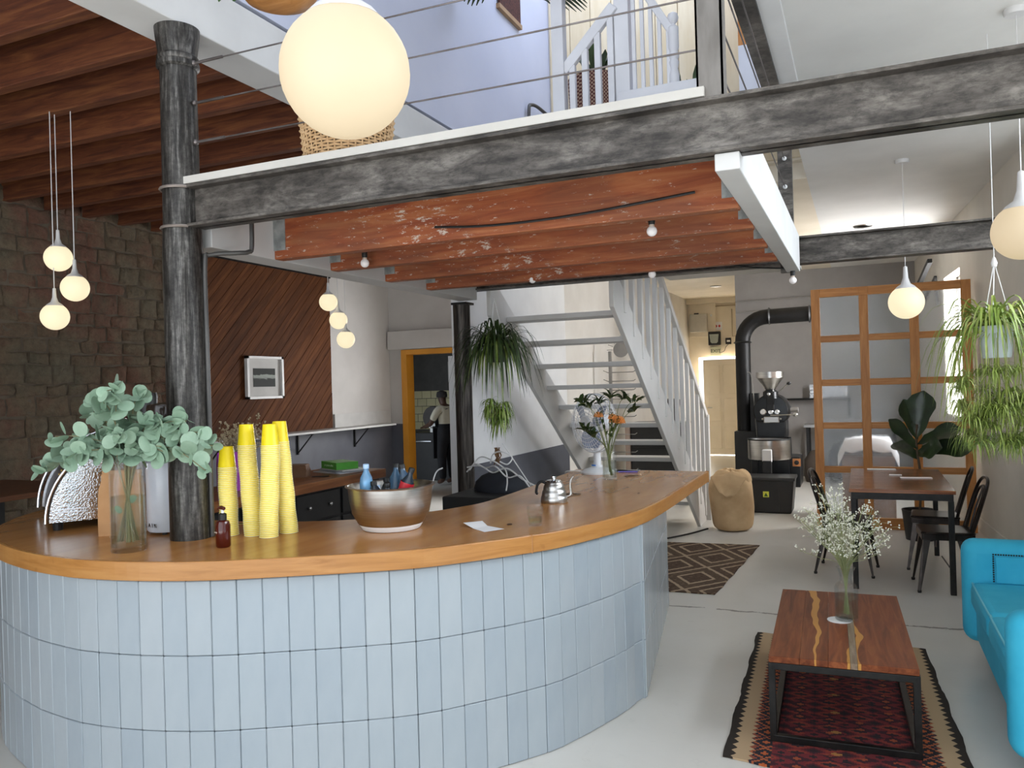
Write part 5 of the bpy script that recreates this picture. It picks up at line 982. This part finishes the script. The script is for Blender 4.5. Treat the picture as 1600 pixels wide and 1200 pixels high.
# bin in front
t = thing('storage_bin', 'black plastic storage bin with a yellow-green recycling sticker', 'bin', (-1.105, 10.42, 0))
b = B(); b.add([(-.29, -.2, 0), (.29, -.2, 0), (.29, .2, 0), (-.29, .2, 0), (-.33, -.22, .42), (.33, -.22, .42), (.33, .22, .42), (-.33, .22, .42)], [(3, 2, 1, 0), (4, 5, 6, 7), (0, 1, 5, 4), (1, 2, 6, 5), (2, 3, 7, 6), (3, 0, 4, 7)]); b.o('tub', BLACK, t, bevel=.02, seg=3)
B().box(-.34, -.23, .40, .34, .23, .44).o('lid', M('1e1e1e', '262626', .45, name='bin_lid'), t, bevel=.01)
for x in (-.14, .14): B().box(x-.01, -.215, .03, x+.01, -.2, .40).o('rib', BLACK, t)
st = B().box(-.035, -.2145, .20, .035, -.2115, .27).o('sticker', M('c9cc3a', 'd3d648', .5, name='sticker_yellow'), t); B().add([(-.024, -.2155, .21), (.024, -.2155, .21), (0, -.2155, .255)], [(0, 1, 2)]).o('sticker_mark', M('2f5a22', name='sticker_green'), st)
# exhaust duct
t = thing('exhaust_duct', 'fat black exhaust duct bending over the coffee roaster', 'duct', (0, 0, 0))
dy = 11.75; cpts = [(-1.53, dy, 0), (-1.53, dy, 2.18)]+[(-1.53+.34*(1-cos(a_)), dy, 2.18+.34*sin(a_)) for a_ in [pi/2*i/8 for i in range(1, 9)]]+[(-.62, dy, 2.53)]
B().tube(cpts, .105, 20).o('pipe', M('0d0c0c', '141312', .5, 0, name='duct_black', spec=.3), t, True)
for z in (2.16,): B().lathe([(.106, z), (.13, z+.01), (.106, z+.03)], 24, (-1.53, dy, 0), caps=False).o('flange', BLACK, t, True)
for x in (-1.17, -.64): B().lathe([(.106, 0), (.125, .01), (.106, .03)], 24, (x, dy, 2.527), axis='x', caps=False).o('flange', BLACK, t, True)
B().box(-1.66, dy-.15, 0, -1.36, dy+.15, .92).o('cyclone_body', BLACK, t, bevel=.01); B().box(-1.44, dy-.08, .9, -1.33, dy+.08, 1.45).o('riser', BLACK, t)
B().tube(catmull([(-1.46, dy-.13, 1.75), (-1.40, dy-.14, 1.66), (-1.36, dy-.17, 1.0), (-1.34, dy-.17, .75)], 5), .006, 6).o('thin_cable', GRM, t, True)
# ledge, sign and shelf clutter behind roaster
t = thing('roastery_shelf', 'narrow dark shelf on the grey wall behind the roaster', 'shelf', (-.9, 13.95, 1.28)); B().box(-.6, 0, 0, .75, .25, .03).o('board', BLACKM, t); B().box(-.6, .2, -.3, -.57, .25, 0).o('bracket', BLACK, t); B().box(.7, .2, -.3, .73, .25, 0).o('bracket', BLACK, t)
k = NT('foil_sign'); k.l(k.ramp(k.noise(k.map(), 18, 5, .7), [(.35, '6e7072'), (.6, 'e2e4e6')]), k.b.inputs[0]); FOIL = k.set(Roughness=.25, Metallic=.5)
t = thing('foil_sign', 'silvery foil sign with dark lettering on the shelf behind the roaster', 'sign', (-.42, 14.0, 1.31)); B().box(-.36, 0, 0, -.12, .02, .22).o('panel', FOIL, t); B().box(-.12, 0, .02, .22, .02, .2).o('panel', FOIL, t)
text('lettering', 'CHAS', .10, M('2a2a2c', name='sign_dark'), t, MX.Translation((-.24, -.002, .10))@MX.Rotation(rad(90), 4, 'X')); text('lettering', 'EVERS', .08, M('8a8c8e', name='sign_grey'), t, MX.Translation((.06, -.002, .11))@MX.Rotation(rad(90), 4, 'X'))
t = thing('workbench', 'dim steel workbench at the back wall behind the roaster', 'bench', (-.5, 13.75, 0)); B().box(-.35, -.3, .86, 1.0, .3, .9).o('worktop', STEEL, t); [B().box(x-.02, y-.02, 0, x+.02, y+.02, .86).o('leg', BLACK, t) for x in (-.3, .95) for y in (-.25, .25)]
for x, c_, h in ((-.3, '4a4038', .5), (.05, '2e2c2a', .62), (.45, '55483c', .45)): t = thing('supply_bag', 'dim %s supply bag under the steel workbench' % ('brown' if c_ == '4a4038' else 'black' if h > .6 else 'tan'), 'bag', (-.5+x+.1, 13.5, 0)); B().lathe([(.001, 0), (.14, 0), (.17, .1), (.16, h*.7), (.08, h*.95), (.03, h)], 14).o('bag_body', M(c_, c_, .9, bump=.3, name='supply_'+c_), t, True)
# corridor wall fittings
wy = 17.93
t = thing('breaker_box', 'pale grey breaker box on the corridor end wall', 'box', (-3.24, wy, 2.72)); B().box(-.2, -.12, 0, .17, 0, .40).o('housing', M('bcb8ae', 'c6c2b8', .5, name='box_grey'), t, bevel=.01); B().box(-.10, -.125, .39, 0, -.1, .42).o('latch', BLACK, t)
t = thing('smoke_alarm', 'small white alarm unit beside the breaker box', 'alarm', (-2.99, wy+.07, 2.92)); B().box(-.06, -.06, 0, .06, 0, .22).o('housing', PLAW, t, bevel=.01); B().sph((0, -.06, .16), .03, 12, 8).o('sensor_dome', PLAW, t, True)
t = thing('arrow_sign', 'white sign with two red arrows above the emergency light', 'sign', (-2.86, wy+.07, 2.84)); B().box(-.09, -.02, -.09, .09, 0, .09).o('plate', PAPER, t)
for x, s_ in ((-.035, 1), (.035, -1)): B().add([(x-.028, -.022, 0), (x, -.022, .035), (x+.028, -.022, 0), (x, -.022, -.035)], [(0, 1, 2, 3)]).o('arrow', RED, t)
t = thing('emergency_light', 'black emergency light with a pale lens above the exit sign', 'lamp', (-2.93, wy+.07, 2.42)); B().box(-.13, -.12, 0, .13, 0, .30).o('housing', BLACK, t, bevel=.015); B().add([(-.1, -.125, .24), (.1, -.125, .24), (.08, -.125, .07), (.05, -.125, .04), (-.05, -.125, .04), (-.08, -.125, .07)], [(0, 1, 2, 3, 4, 5)]).o('lens', M('a9b0a6', 'b4bbb0', .2, name='pale_lens'), t)
t = thing('wall_socket', 'small black wall socket with a dangling lead beside the emergency light', 'socket', (-2.64, wy+.07, 2.50)); B().box(-.06, -.05, -.07, .06, 0, .07).o('plate', BLACK, t, bevel=.01); B().box(-.03, -.055, -.02, .04, -.05, .02).o('insert', PAPER, t); B().tube(catmull([(0, -.04, -.07), (-.06, -.03, -.13), (-.1, -.03, -.22), (-.2, -.05, -.25)], 4), .006, 5).o('lead', BLACK, t, True)
t = thing('exit_sign', 'small pale EXIT sign above the rear door', 'sign', (-2.92, wy+.06, 2.29)); B().box(-.11, -.02, -.1, .11, 0, .1).o('plate', M('c4c5a8', 'cdceb2', .5, name='pale_sign'), t); text('lettering', 'EXIT', .105, M('1e2a22', name='dark_letters'), t, MX.Translation((0, -.022, 0))@MX.Rotation(rad(90), 4, 'X'))
for p, lab in (([(-3.45, 17.98, 3.28), (-1.97, 17.98, 3.28)], 'thin conduit running under the cornice of the end wall'), ([(-2.55, 17.98, 3.2), (-2.55, 17.98, 2.6), (-1.97, 17.98, 2.63)], 'thin branching conduit on the cream end wall')):
    tag(B().tube(p, .012, 6).o('wall_conduit', M('a8987c', 'b4a488', .6, name='painted_conduit')), lab, 'conduit')
for z, lab in ((2.98, 'upper thin pipe along the grey roastery wall'), (2.80, 'lower thin pipe along the grey roastery wall')): tag(B().tube([(-1.94, 14.17, z), (-.2, 14.17, z+.02)], .015, 6).o('wall_conduit', M('8a8682', '94908c', .6, name='grey_conduit_paint')), lab, 'pipe')
t = thing('cable_tray', 'black sloping cable trays high on the right above the screen', 'cable tray', (0, 0, 0)); B().bar((.62, 12.6, 2.55), (.78, 10.6, 2.98), .05, .05).o('tray', BLACK, t); B().bar((.72, 12.6, 2.42), (.88, 11.2, 2.85), .03, .03).o('tray', BLACKM, t); B().bar((.88, 11.2, 2.85), (.9, 11.2, 2.5), .03, .03).o('tray', BLACKM, t)
# ================================================================== TIMBER SCREEN
t = thing('timber_screen', 'tall orange timber screen glazed with reeded glass panes', 'screen', (0, 9.45, 0))
ORW = [woodmat('oregon_h', 'a86a30', 'bb7c3c', 'c98c4c', 0, .4, .12), woodmat('oregon_v', 'a86a30', 'bb7c3c', 'c98c4c', 2, .4, .12)]
sx0, sx1, stp = -.485, 1.058, 2.615
xs = [sx0+.045, sx0+.045+.495, sx0+.045+.99]  # muntin columns
wx = (sx1-sx0-.08-.06*2-.0)/3; px = []; x = sx0+.08
for i in range(3): px.append((x, x+wx)); x += wx+.08 if i < 2 else 0
wx = (sx1-sx0-.09*2-.09*2)/3; px = []; x = sx0+.09
for i in range(3): px.append((x, x+wx)); x += wx+.09
rows = [(2.10, 2.525), (1.62, 2.03), (1.15, 1.55), (.67, 1.08), (.12, .60)]
B().box(sx0, -.025, 0, px[0][0], .025, stp).o('stile', ORW[1], t, bevel=.004); B().box(px[2][1], -.025, 0, sx1, .025, stp).o('stile', ORW[1], t, bevel=.004)
for i in (0, 1): B().box(px[i][1], -.022, .1, px[i+1][0], .022, stp-.09).o('muntin', ORW[1], t, bevel=.004)
zs = [stp-.09]+[z for r_ in rows for z in ((r_[1], r_[0]))]
edges_ = [(stp-.09, stp), (2.03, 2.10), (1.55, 1.62), (1.08, 1.15), (.60, .67), (0, .12)]
for i, (z0, z1) in enumerate(edges_): [B().box(a_, -.0245 if i in (0, 5) else -.023, z0, e_, .0245 if i in (0, 5) else .023, z1).o('rail', ORW[0], t, bevel=.004) for a_, e_ in px]
B().box(px[0][1], -.0245, stp-.09, px[1][0], .0245, stp).o('rail', ORW[0], t); B().box(px[1][1], -.0245, stp-.09, px[2][0], .0245, stp).o('rail', ORW[0], t); [B().box(px[i][1], -.0245, 0, px[i+1][0], .0245, .12).o('rail', ORW[0], t) for i in (0, 1)]
k = NT('reeded_glass'); wv = k.n('ShaderNodeTexWave'); wv.bands_direction = 'Z'; wv.inputs['Scale'].default_value = 30; wv.inputs['Distortion'].default_value = 1; k.l(k.map(), wv.inputs[0]); k.bump(wv.outputs[0], .12, .004)
RG = k.set(Base_Color=lin('dfe2e4'), Roughness=.07, Transmission_Weight=.92, IOR=1.45)
for a_, e_ in px:
    for z0, z1 in rows: B().box(a_-.006, -.004, z0-.006, e_+.006, .004, z1+.006).o('pane', RG, t)
# things behind the screen
t = thing('cloth_chair', 'white cloth draped over a brown crate behind the glass screen', 'crate', (.05, 10.3, 0)); B().box(-.28, -.22, 0, .28, .22, .72).o('crate', M('8a6848', '9a7858', .7, name='crate_wood'), t)
b = B(); vs_ = []
for i in range(9):
    for j in range(9):
        x, y = (i-4)*.09, (j-4)*.075; e = max(0, abs(x)-.29)+max(0, abs(y)-.23); vs_.append((x*.9, y*.9, .93-.5*x*x-1.9*e+.02*sin(i*2)*cos(j*1.7)))
b.add(vs_, [(9*i+j, 9*i+9+j, 9*i+10+j, 9*i+j+1) for i in range(8) for j in range(8)]); b.o('cloth', PAPER, t, True, angle=0)
# ================================================================== DINING TABLE AND CHAIRS
TW = woodmat('warm_table_wood', '6a3a1e', '86502c', 'a06a3e', 0, .22, 0, 5, coat=.3)
t = thing('dining_table', 'wooden dining table on black steel legs by the screen', 'table', (.255, 7.47, 0))
for i in range(6): B().box(-.365, -.75+i*.25, .752, .365, -.75+i*.25+.249, .78).o('plank', woodmat('table_plank', '6a3a1e', '86502c', 'a06a3e', 0, .22, .3, 5, coat=.3) if i == 0 else bpy.data.materials['table_plank'], t, bevel=.002)
b = B(); b.box(-.35, -.735, .70, .35, -.70, .752); b.box(-.35, .70, .70, .35, .735, .752); b.box(-.35, -.70, .70, -.315, .70, .752); b.box(.315, -.70, .70, .35, .70, .752); b.o('apron_frame', BLACKM, t)
for sx in (-1, 1):
    for sy in (-1, 1): B().box(.333*sx-.02, .715*sy-.02, 0, .333*sx+.02, .715*sy+.02, .70).o('leg', BLACKM, t, bevel=.003)
for i, (x, y, w_, d_, rz, lab) in enumerate(((.15, 8.12, .24, .07, .08, 'white napkin at the far end of the dining table'), (.25, 7.67, .10, .05, 0, 'small white card in the middle of the dining table'), (.40, 7.48, .24, .06, .1, 'folded white napkin with cutlery at the near end of the dining table'))):
    o_ = tag(B().box(-w_/2, -d_/2, 0, w_/2, d_/2, .008).o('napkin', PAPER, bevel=.003, loc=(x, y, .7805)), lab, 'napkin'); o_.rotation_euler = (0, 0, rz)
GUN = M('2a2522', '3e3733', .3, .8, scale=10, name='gunmetal')
def make_chair(label, loc, rz):
    t = thing('metal_chair', label, 'chair', loc, rz, 'gunmetal chairs around the dining table')
    # faces +Y locally; back at -Y
    b = B().prism([(x, y) for x, y in [(-.17, -.17), (-.15, -.185), (.15, -.185), (.17, -.17), (.19, .15), (.17, .185), (-.17, .185), (-.19, .15)]], .435, .455); b.o('seat', GUN, t, bevel=.008)
    b = B(); b.box(-.18, .165, .395, .18, .18, .44); b.box(-.165, -.18, .395, .165, -.165, .44); b.box(-.185, -.17, .395, -.17, .17, .44); b.box(.17, -.17, .395, .185, .17, .44); b.o('seat_skirt', GUN, t)
    for sx in (-1, 1):
        for sy in (-1, 1):
            tx, ty, bx, by = .165*sx, .16*sy, .215*sx, (.215 if sy > 0 else .24)*sy
            b = B(); N = 2
            b.add([(tx-.045*sx, ty, .42), (tx, ty, .43), (tx, ty-.045*sy, .42), (bx-.014*sx, by, .012), (bx, by, .012), (bx, by-.014*sy, .012)], [(0, 1, 4, 3), (1, 2, 5, 4)])
            o_ = b.o('leg', GUN, t); md = o_.modifiers.new('th', 'SOLIDIFY'); md.thickness = .006; B().lathe([(.013, 0), (.015, .015), (.012, .02)], 10, (bx-.006*sx, by-.006*sy, 0)).o('foot_cap', BLACK, o_)
    B().tube([(-.19, -.0, .2), (.19, 0, .2)], .006, 6).o('brace', GUN, t)
    B().tube(catmull([(-.175, -.16, .45), (-.185, -.21, .62), (-.165, -.26, .78), (-.08, -.285, .845), (.08, -.285, .845), (.165, -.26, .78), (.185, -.21, .62), (.175, -.16, .45)], 6), .012, 8).o('back_hoop', GUN, t, True)
    B().tube(catmull([(-.10, -.165, .45), (-.115, -.205, .6), (-.10, -.25, .74), (-.04, -.268, .785), (.04, -.268, .785), (.10, -.25, .74), (.115, -.205, .6), (.10, -.165, .45)], 6), .009, 8).o('inner_hoop', GUN, t, True)
    B().tube([(0, -.17, .45), (0, -.212, .62), (0, -.268, .785)], .008, 8).o('back_splat', GUN, t, True)
    return t
make_chair('gunmetal chair on the left side of the dining table', (-.14, 7.36, 0), -pi/2-.1)
make_chair('gunmetal chair at the near right side of the dining table', (.56, 6.98, 0), pi/2+.05)
make_chair('gunmetal chair at the far right side of the dining table, behind the near one', (.55, 7.72, 0), pi/2-.08)
# ================================================================== RUGS
def nodes_kilim():
    k = NT('red_kilim'); v = k.map(); wob = k.noise(v, 30, 2); X = k.xyz(v)
    u_ = k.math('ADD', X[0], k.math('MULTIPLY', k.math('SUBTRACT', wob, .5), .012)); v_ = X[1]
    def tri(s, f_, ph=0): return k.math('PINGPONG', k.math('ADD', k.math('MULTIPLY', s, f_), ph), .5)
    stp_ = lambda s, n: k.math('SNAP', s, 1/n)
    us, vs2 = stp_(u_, 90), stp_(v_, 130)
    d1 = k.math('ADD', tri(us, 7.5), tri(vs2, 13.0)); d2 = k.math('ADD', tri(us, 7.5, .5), tri(vs2, 13.0, .25))
    cid = k.noise(k.map((3.75, 6.5, 1)), 1.7, 1)
    c = k.ramp(d1, [(0, '23181d'), (.22, '4a1820'), (.4, '7c2a26'), (.6, '8f3a28'), (.72, '2a1a20')], 'CONSTANT')
    c2 = k.ramp(d2, [(0, '9a4a2a'), (.16, '3a1620'), (.5, '6e2226'), (.8, '1e181c')], 'CONSTANT'); c = k.mix(k.math('GREATER_THAN', cid, .5), c, c2)
    gold = k.math('LESS_THAN', k.math('ADD', tri(us, 2.5, .1), tri(vs2, 4.3)), .07); c = k.mix(gold, c, 'a8763c')
    au = k.math('ABSOLUTE', u_)
    bcol = k.ramp(k.math('ADD', tri(vs2, 9), k.math('MULTIPLY', tri(us, 9), .9)), [(0, 'b0592c'), (.16, '1f1b22'), (.42, 'a85a34'), (.55, '20202c'), (.7, '8a4630')], 'CONSTANT')
    c = k.mix(k.math('GREATER_THAN', au, .30), c, bcol)
    teeth = k.math('ADD', au, k.math('MULTIPLY', tri(v_, 22), .045)); c = k.mix(k.math('GREATER_THAN', teeth, .395), c, 'b59a78'); teeth2 = k.math('ADD', au, k.math('MULTIPLY', tri(v_, 17, .3), .05)); c = k.mix(k.math('GREATER_THAN', teeth2, .468), c, '2a2119')
    k.l(c, k.b.inputs[0]); k.bump(k.noise(k.map((1, 6, 1)), 60, 2), .3, .004); return k.set(Roughness=.95)
def rug(name, label, quad, mat, th=.008, n=40, wav=.0045):
    c = (quad[0]+quad[1]+quad[2]+quad[3])/4; ax = ((quad[1]-quad[0])+(quad[2]-quad[3])).normalized(); ay = ((quad[3]-quad[0])+(quad[2]-quad[1])).normalized(); rz = atan2(-ay.x, ay.y); inv = MX.Rotation(-rz, 3, 'Z'); poly = []; rr = random.Random(2)
    for s_ in range(4):
        a_, e_ = quad[s_], quad[(s_+1) % 4]
        for i in range(n):
            p = a_.lerp(e_, i/n); d = (e_-a_).normalized(); p = p+V((-d.y, d.x, 0))*(wav*sin(i*.7+s_)+rr.uniform(-wav, wav)*.5); p = inv@(p-c); poly.append((p.x, p.y))
    o_ = tag(B().prism(poly, 0, th).o(name, mat), label, 'rug'); o_.location = (c.x, c.y, .001); o_.rotation_euler = (0, 0, rz); return o_
rug('kilim_rug', 'red patterned kilim rug under the coffee table', [V((-.60, 3.56, 0)), V((.405, 3.42, 0)), V((.31, 5.36, 0)), V((-.66, 5.38, 0))], nodes_kilim())
k = NT('brown_kilim'); v = k.map(); X = k.xyz(v); wob = k.noise(v, 26, 3); us = k.math('ADD', X[0], k.math('MULTIPLY', k.math('SUBTRACT', wob, .5), .03)); tri = lambda s, f_, ph=0: k.math('PINGPONG', k.math('ADD', k.math('MULTIPLY', s, f_), ph), .5)
d1 = k.math('ADD', tri(us, 1.75, .2), k.math('MULTIPLY', tri(X[1], 1.25, .1), 1.0)); c = k.ramp(d1, [(0, '4a3526'), (.24, 'a8937a'), (.30, '4a3526'), (.46, 'a8937a'), (.52, '53402f'), (.70, 'a8937a'), (.76, '4a3526')], 'CONSTANT')
br = k.math('GREATER_THAN', k.noise(k.map((4, 40, 1)), 5, 2), .60); c = k.mix(k.math('MULTIPLY', br, .6), c, '9a8468'); k.l(c, k.b.inputs[0]); BK_ = k.set(Roughness=.95)
rug('kilim_rug', 'brown and cream diamond-patterned rug behind the end of the bar', [V((-1.93, 6.22, 0)), V((-1.07, 6.24, 0)), V((-.963, 8.21, 0)), V((-1.86, 8.13, 0))], BK_, wav=.004)
# ================================================================== COFFEE TABLE
t = thing('coffee_table', 'low coffee table of dark and pale timber on a black steel frame', 'table', (-.133, 4.40, 0), .035)
hx, hy = .307, .615; zt = .395; rt = random.Random(8)
k = NT('coffee_table_wood'); n1 = k.noise(k.map((9, .7, 9)), 3, 7, .6, .8); col = k.ramp(n1, [(.3, '5a2c17'), (.5, '7a4023'), (.7, '935632')])
hs = k.n('ShaderNodeHueSaturation'); k.l(col, hs.inputs['Color']); k.l(k.math('MULTIPLY_ADD', k.rnd(), .3, .85), hs.inputs['Value']); X = k.xyz(k.map()); wob = k.math('MULTIPLY', k.math('SUBTRACT', k.noise(k.map((.6, 1, 1)), 2.2, 2), .5), .16)
s1 = k.math('LESS_THAN', k.math('ABSOLUTE', k.math('SUBTRACT', k.math('ADD', X[0], wob), -.115)), k.math('MULTIPLY_ADD', X[1], .014, .013)); s2 = k.math('MULTIPLY', k.math('LESS_THAN', k.math('ABSOLUTE', k.math('SUBTRACT', k.math('ADD', X[0], wob), .062)), k.math('MULTIPLY_ADD', X[1], -.035, .008)), k.math('LESS_THAN', X[1], .1))
k.l(k.mix(k.math('MAXIMUM', s1, s2), hs.outputs[0], 'c08a45'), k.b.inputs[0]); CTW = k.set(Roughness=.42, Specular_IOR_Level=.2)
cx_ = [-hx, -.175, -.055, .035, .065, hx]
for i in range(5): B().box(cx_[i], -hy, zt-.028, cx_[i+1]-.001, hy, zt).o('plank', CTW if i != 3 else woodmat('silvery_plank', '6b5848', '84705c', '9a8670', 1, .2, 0), t, bevel=.0015)
def sq(p, q): return B().bar(p, q, .03, .03)
fx, fy, fz = hx-.012, hy-.012, zt-.044
for sy in (-1, 1): sq((-fx, fy*sy, fz), (fx, fy*sy, fz)).o('frame_bar', BLACKM, t, bevel=.002); sq((-fx, fy*sy, .025), (fx, fy*sy, .025)).o('frame_bar', BLACKM, t, bevel=.002)
for sx in (-1, 1): sq((fx*sx, -fy, fz), (fx*sx, fy, fz)).o('frame_bar', BLACKM, t, bevel=.002); sq((fx*sx, -fy, .025), (fx*sx, fy, .025)).o('frame_bar', BLACKM, t, bevel=.002)
for sx in (-1, 1):
    for sy in (-1, 1): B().box(fx*sx-.0145, fy*sy-.0145, .01, fx*sx+.0145, fy*sy+.0145, fz+.0145).o('leg', BLACKM, t, bevel=.002)
o_ = tag(B().lathe([(.001, 0), (.06, 0), (.06, .003), (.001, .003)], 28, (-.135, 4.44, .3955)).o('coaster', PAPER), 'round white coaster under the vase on the coffee table', 'coaster')
dried('dried_flower_vase', 'glass bottle vase of small white dried flowers on the coffee table', (-.10, 4.455, .3985), [(.001, 0), (.053, 0), (.058, .008), (.058, .165), (.052, .18), (.034, .195), (.031, .215), (.037, .245), (.047, .27), (.044, .27), (.034, .245), (.028, .215), (.031, .195), (.048, .18), (.054, .16), (.054, .015), (.001, .012)], GL, 72, .23, .46, .72, M('8a8f62', '9aa070', .7, name='straw_stem'), M('dcdac6', 'efeee0', .7, name='white_blossom'), .0042, water=[(.053, .016), (.053, .13)], per=6, sub=4)
# ================================================================== SOFA
SF = NT('turquoise_velvet'); n1 = SF.noise(SF.map(), 6, 4); SF.l(SF.ramp(n1, [(.3, '2fb2d6'), (.7, '41c0e0')]), SF.b.inputs[0]); SOFA = SF.set(Roughness=.75)
t = thing('sofa', 'turquoise tub sofa with dark piping along the right wall', 'sofa', (.50, 3.63, 0), 0)
L_, Dp = 1.71, .86
def cushion(n, x0, y0, z0, x1, y1, z1, rd, par=t):
    o_ = B().box(x0, y0, z0, x1, y1, z1).o(n, SOFA, par, True, bevel=rd, seg=5); return o_
cushion('base', .06, .04, .13, Dp-.02, L_-.04, .36, .03)
# far arm, near arm: fronts rounded, tops rolled
for n, y0, y1 in (('arm', L_-.17, L_), ('arm', .0, .17)): cushion(n, .0, y0, .12, Dp, y1, .70, .07)
cushion('backrest', Dp-.2, .0, .12, Dp, L_, .72, .07)
cushion('seat_cushion', .03, .175, .33, Dp-.2, L_/2-.003, .475, .045); cushion('seat_cushion', .03, L_/2+.003, .33, Dp-.2, L_-.175, .475, .045)
PIP = M('6fcbe0', '7cd3e6', .6, name='pale_piping')
for y0, y1 in ((.175, L_/2-.003), (L_/2+.003, L_-.175)): B().tube(catmull([(.05, y0+.02, .462), (.042, y0+.05, .466), (.042, y1-.05, .466), (.05, y1-.02, .462)], 5), .005, 6).o('piping', PIP, t, True)
b = B(); y_ = L_-.1725
pts = [(.15, y_, .48+i*.0125) for i in range(13)]+[(.15+i*.0125, y_, .63) for i in range(1, 42)]
for p in pts: b.sph(p, .0052, 6, 4)
b.o('stud_trim', M('1f2326', '2e3236', .35, .5, name='dark_stud'), t)
cushion('arm_panel', .16, L_-.182, .47, Dp-.2, L_-.16, .62, .006)
for x in (.14, Dp-.1):
    for y in (.16, L_-.16): B().lathe([(.018, 0), (.026, .13)], 12, (x, y, 0)).o('foot', BLACK, t, True)
# ================================================================== BEHIND THE BAR
t = thing('tangled_cables', 'bundle of white cables draped behind the bar by the slim column', 'cables', (-2.35, 5.15, 0)); b = None
for P in ([(-.45, .35, 1.0), (-.34, .28, 1.07), (-.22, .2, 1.05), (-.1, .12, 1.07), (.02, .06, 1.0), (.14, .0, 1.02), (.25, -.08, .95)], [(-.4, .3, 1.02), (-.3, .28, 1.12), (-.18, .24, 1.10), (-.06, .2, 1.04), (.0, .1, .97), (.08, -.1, .93)], [(-.42, .3, 1.04), (-.28, .24, 1.06), (-.14, .16, 1.02), (.0, .1, 1.06), (.16, .02, .99), (.3, -.05, .95)], [(-.2, .25, 1.08), (-.16, .22, 1.15), (-.08, .2, 1.17), (.0, .2, 1.13), (-.03, .18, 1.08), (-.09, .18, 1.1)], [(-.62, .0, .0), (-.64, .05, .6), (-.60, .1, .98), (-.55, .15, 1.05)]):
    B().tube(catmull(P, 6), .0055, 6).o('cable', PLAW, t, True)
t = thing('black_equipment', 'black equipment cabinet under the cables behind the bar', 'cabinet', (-2.45, 5.35, 0)); B().box(-.30, -.35, 0, .28, .35, .88).o('body', BLACK, t, bevel=.01); B().sph((-.02, .05, .90), .16, 16, 8, (1.3, 1, .8)).o('bundle', M('17191f', '22252c', .8, bump=.3, name='dark_cloth'), t, True); B().box(-.28, -.36, .3, .26, -.35, .6).o('panel', BLACKM, t)
t = thing('fan_cord', 'white power cord of the desk fan trailing off the bar', 'cord', (0, 0, 0)); B().tube(catmull([(-1.92, 5.70, .996), (-2.0, 5.68, 1.0), (-2.09, 5.75, .97), (-2.10, 6.05, .8), (-2.35, 6.3, .5), (-2.9, 6.4, 1.15)], 6), .005, 6).o('cord', PLAW, t, True)
